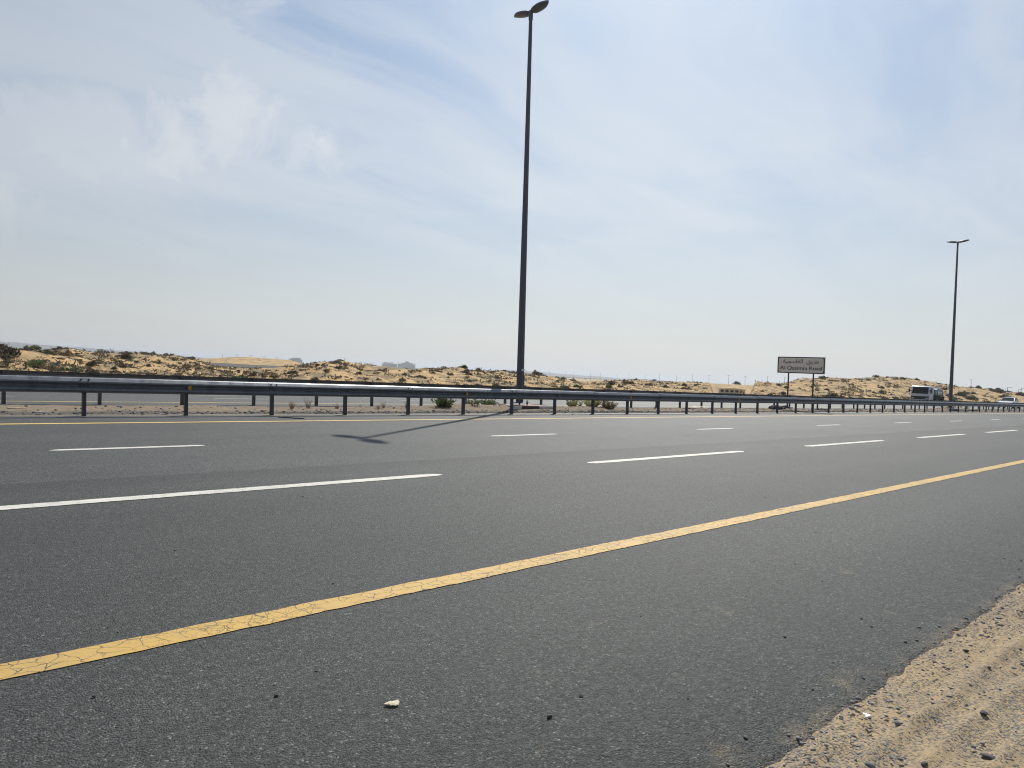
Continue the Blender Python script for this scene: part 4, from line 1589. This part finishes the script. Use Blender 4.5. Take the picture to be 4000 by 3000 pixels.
rocks = [rock_mesh(i, M['stone' if i % 3 else 'stone2'], rnd.uniform(.5, .8)) for i in range(8)]
STN = [(2.046, 1.809, .024, 'largest black stone on the asphalt shoulder, near the bottom middle'), (2.28, 1.854, .019, 'dark stone right of the largest one on the shoulder'), (1.347, 2.578, .019, 'pale topped stone between the yellow line and the cream litter'),
       (.83, 2.973, .021, 'dark stone under the yellow line at the lower left'), (3.643, 1.658, .020, 'black stone on the shoulder toward the sand'), (1.62, 2.46, .010, 'tiny dark stone above the cream litter'),
       (1.10, 3.62, .010, 'tiny pale stone on the lane just above the yellow line'), (4.9, 2.0, .012, 'small dark stone on the shoulder at the right'), (3.3, 2.3, .011, 'small dark stone in the middle of the shoulder'), (18.6, 16.1, .05, 'dark stone on the asphalt before the painted plinth')]
for i, (x, y, s, lab) in enumerate(STN):
    o = link('stone', rocks[(i * 3 + 1) % 8])
    s *= .55
    o.location = (x, y, s * .45)
    o.scale = (s, s, s)
    o.rotation_euler = (0, 0, i * 1.3)
    tag(o, lab, 'stone', 'stones on the asphalt')
STS = [(3.35, .72, .030), (4.15, .98, .022), (3.0, .62, .034), (2.75, .75, .024), (3.05, .45, .026), (4.65, .70, .024), (5.2, .62, .022), (3.8, .35, .026), (4.3, .25, .028), (3.4, .2, .03), (4.9, .25, .026), (2.4, .82, .02), (5.6, .95, .02), (3.6, .55, .022)]
for i, (x, y, s) in enumerate(STS):
    o = link('stone', rocks[(i * 5 + 2) % 8])
    o.location = (x, y, shoulder_z(x, y) + s * .12)
    s *= .7
    o.scale = (s * 1.25, s * .9, s * .7)
    o.rotation_euler = (.1, .1, i * 2.1)
    tag(o, 'dark angular stone lying in the roadside sand at the lower right', 'stone', 'larger stones in the roadside sand')


def scatter(name, P, S, mats, seed, sub=1):
    """many small stones as one object; P (n,3) positions, S (n,) sizes"""
    g = np.random.default_rng(seed)
    bm = bmesh.new()
    bmesh.ops.create_icosphere(bm, subdivisions=1, radius=1)
    base = np.array([v.co for v in bm.verts])
    fc = np.array([[v.index for v in f.verts] for f in bm.faces])
    bm.free()
    n = len(P)
    jit = g.uniform(.62, 1.25, (n, len(base), 1))
    V = base[None] * jit * (S[:, None, None] * g.uniform(.6, 1.3, (n, 1, 3)) * np.array([1.15, 1.0, .62]))
    an = g.uniform(0, 6.28, n)
    c, s = np.cos(an)[:, None], np.sin(an)[:, None]
    V = np.stack([V[..., 0] * c - V[..., 1] * s, V[..., 0] * s + V[..., 1] * c, V[..., 2]], -1) + P[:, None]
    Fc = fc[None] + (np.arange(n) * len(base))[:, None, None]
    mi = np.repeat(g.choice(len(mats), n, p=None), len(fc))
    o = link(name, soup_mesh(name, V.reshape(-1, 3), Fc.reshape(-1, 3), None, mats, mi))
    return tag(o, kind='stuff')


g = np.random.default_rng(31)
# grit along the broken asphalt edge and over the sand
n = 5200
x = g.uniform(1.2, 9.5, n)
e = edge_y(x)
t_ = g.exponential(.16, n)
y = np.where(g.random(n) < .42, e + .03 - t_, e - g.uniform(0, 2.6, n))
y = np.where(g.random(n) < .05, e + g.exponential(.16, n), y)
cl_ = fbm(x * 1.4, y * 1.4, 3)
k = (cl_ > -.25) | (np.abs(y - e) < .12)
x, y, e = x[k], y[k], e[k]
s = .0028 + .008 * g.random(len(x)) ** 4
s = np.where((y < e - .1) & (g.random(len(x)) < .06), s * 1.7, s)
Zs = np.where(y > e, .002, .028)
scatter('gravel', np.stack([x, y, Zs + s * .2], -1), s, [M['stone2'], M['stone2']], 3)
n = 170
x = 1 + 12 * g.random(n)
y = g.uniform(1.4, 9, n) ** 1.0
s = .0025 + .006 * g.random(n) ** 3
scatter('gravel', np.stack([x, y, s * .3], -1), s, [M['stone'], M['stone2']], 4)
n = 9000
x = 45 * g.random(n) ** .8 + 1
y = np.where(g.random(n) < .72, g.normal(17.2, .2, n), g.uniform(16.9, 19.9, n))
y = np.clip(y, 16.86, 19.95)
k = ~((x > 17.5) & (x < 19.85) & (y > 17.8) & (y < 19.2))
x, y = x[k], y[k]
s = .009 + .032 * g.random(len(x)) ** 4
scatter('gravel', np.stack([x, y, med_z(x, y) + s * .2], -1), s, [M['stone'], M['stone2'], M['stone2']], 5)
n = 2600
x = g.uniform(45, 120, n)
y = g.uniform(16.9, 19.9, n)
s = .02 + .04 * g.random(n) ** 3
scatter('gravel', np.stack([x, y, med_z(x, y) + s * .2], -1), s, [M['stone'], M['stone2'], M['stone2']], 6)

# heaps of broken asphalt at the sign
for lab, cx, cy, sx, n_, hh, sd_ in (('heap of broken dark asphalt by the left post of the road sign', 39.2, 18.75, .75, 90, .10, 1), ('small heap of rubble right of the road sign', 43.5, 18.4, .6, 50, .07, 2)):
    gg = random.Random(sd_)
    bmx = MB()
    hp = thing('rubble_heap', lab, 'rubble', (cx, cy, medz(cx, cy) - .03))
    for i in range(n_):
        a_, r_ = gg.uniform(0, 6.28), gg.random() ** .7
        px_, py_ = math.cos(a_) * r_ * sx * 1.3, math.sin(a_) * r_ * sx * .6
        s_ = gg.uniform(.03, .11)
        pz = hh * (1 - r_) + gg.uniform(-.02, .02)
        ax = Matrix.Rotation(gg.uniform(0, 3), 3, Vector((gg.gauss(0, 1), gg.gauss(0, 1), gg.gauss(0, 1))).normalized())
        vs = [ax @ Vector((dx * s_ * gg.uniform(.7, 1.2), dy * s_ * gg.uniform(.5, 1.0), dz * s_ * gg.uniform(.3, .6))) + Vector((px_, py_, pz)) for dz in (-1, 1) for dy in (-1, 1) for dx in (-1, 1)]
        bmx.add(vs, [(0, 2, 3, 1), (4, 5, 7, 6), (0, 1, 5, 4), (1, 3, 7, 5), (3, 2, 6, 7), (2, 0, 4, 6)])
    bmx.build('lumps', M['rubble'], hp)

# cream litter: a torn, crumpled scrap
def scrap(name, label, cat, loc, w, d, mat, seed, rz=0):
    gg = random.Random(seed)
    m_ = MB()
    for i in range(9):
        cx, cy = gg.uniform(-.4, .4) * w, gg.uniform(-.4, .4) * d
        L, W = gg.uniform(.2, .5) * w, gg.uniform(.15, .4) * d
        a_ = gg.uniform(-.5, .5)
        pts = []
        for q in range(5):
            u = -1 + .5 * q
            for s_ in (-1, 1):
                xx_, yy_ = u * L, s_ * W * gg.uniform(.5, 1)
                pts.append((cx + xx_ * math.cos(a_) - yy_ * math.sin(a_), cy + xx_ * math.sin(a_) + yy_ * math.cos(a_), .003 + gg.random() * min(.018, w * .09)))
        top = [(p[0], p[1], p[2] + .003) for p in pts]
        fs = []
        for q in range(4):
            fs += [(2 * q, 2 * q + 1, 2 * q + 3, 2 * q + 2), (10 + 2 * q, 10 + 2 * q + 2, 10 + 2 * q + 3, 10 + 2 * q + 1)]
        m_.add(pts + top, fs)
    o = m_.build(name, mat)
    o.location = loc
    o.rotation_euler = (0, 0, rz)
    return tag(o, label, cat)


scrap('litter', 'crumpled cream scrap lying on the asphalt at the bottom', 'litter', (1.65, 2.245, .002), .044, .028, M['litter'], 3, R(-20))
scrap('litter', 'small white scrap on the sandy edge at the lower right', 'litter', (2.93, 1.0, .045), .026, .018, M['white_plain'], 4, .3)
scrap('litter', 'bulky pale plastic sack lying on the median before the road sign', 'litter', (31.0, 19.25, medz(31, 19.25) + .08), 1.2, .7, M['litter'], 6, .2)


def slab(name, label, cat, loc, L, W, H, mat, rz):
    m_ = MB().box(-L / 2, L / 2, -W / 2, W / 2, 0, H)
    o = m_.build(name, mat, None, bevel=min(H, W) * .2)
    o.location = loc
    o.rotation_euler = (.03, .02, rz)
    return tag(o, label, cat)


slab('plank', 'pale wooden plank on the median at the left edge', 'plank', (3.40, 18.35, medz(3.4, 18.35)), .34, .07, .03, M['wood'], R(8))
slab('plank', 'thin grey strip of wood on the median near the first guardrail post', 'plank', (3.75, 17.35, medz(3.75, 17.35)), .40, .035, .015, M['white_plain'], R(-4))
slab('plank', 'short plank on the gravel left of the third guardrail post', 'plank', (10.0, 17.2, medz(10, 17.2)), .17, .06, .03, M['wood'], R(-12))
o = slab('rubber_strip', 'flat black strip of tyre rubber on the asphalt before the guardrail', 'tyre scrap', (8.22, 15.60, .003), .58, .06, .022, M['rubber'], R(-40))
for i, (a_, yb_, h, lab) in enumerate([(41.9, 57, 1.3, 'thin tall stake on the crest left of the tall lamp'), (31.5, 50, 1.2, 'thin stake on the dune left of the hazy palace'), (33.0, 52, .9, 'short stake on the dune below the hazy palace'), (29.0, 50, .9, 'short stake below the small hazy building'), (54.1, 44, 1.0, 'grey stake on the sandy slope right of the third reflector'), (53.0, 43.5, .9, 'thin stake leaning beside the grey stake'), (64.2, 50, 1.3, 'thin stake just left of the road sign'), (66.3, 52, 1.2, 'stake seen between the posts of the road sign'), (65.6, 53, 1.0, 'slim stake nearer the left post of the road sign'), (63.0, 50, 1.1, 'stake on the dune right of the cream cabin')]):
    x = yb_ * math.tan(R(a_))
    q = thing('stake', lab, 'stake', (x, yb_, tz(x, yb_) - .1), 0, 'stakes on the dunes', rs.uniform(-.06, .06))
    h = .1 + h * .45
    MB().tube([(0, 0, 0), (.01, 0, h)], [.022, .018], 6).build('shaft', M['stake'], q)

# ------------------------------------------------------------------ air
HAZE_DENSITY = 1.9e-4
hb = MB().box(-5200, 5600, -700, 6000, -13.0, 42.0).build('haze', None)
hm = bpy.data.materials.new('haze_air')
hm.use_nodes = True
nt = hm.node_tree
nt.nodes.clear()
ho = nt.nodes.new('ShaderNodeOutputMaterial')
pv = nt.nodes.new('ShaderNodeVolumePrincipled')
pv.inputs['Color'].default_value = (.80, .88, .98, 1)
pv.inputs['Density'].default_value = HAZE_DENSITY
pv.inputs['Anisotropy'].default_value = .35
nt.links.new(pv.outputs[0], ho.inputs['Volume'])
hb.data.materials.append(hm)
tag(hb, kind='stuff')
sc.cycles.volume_bounces = 0
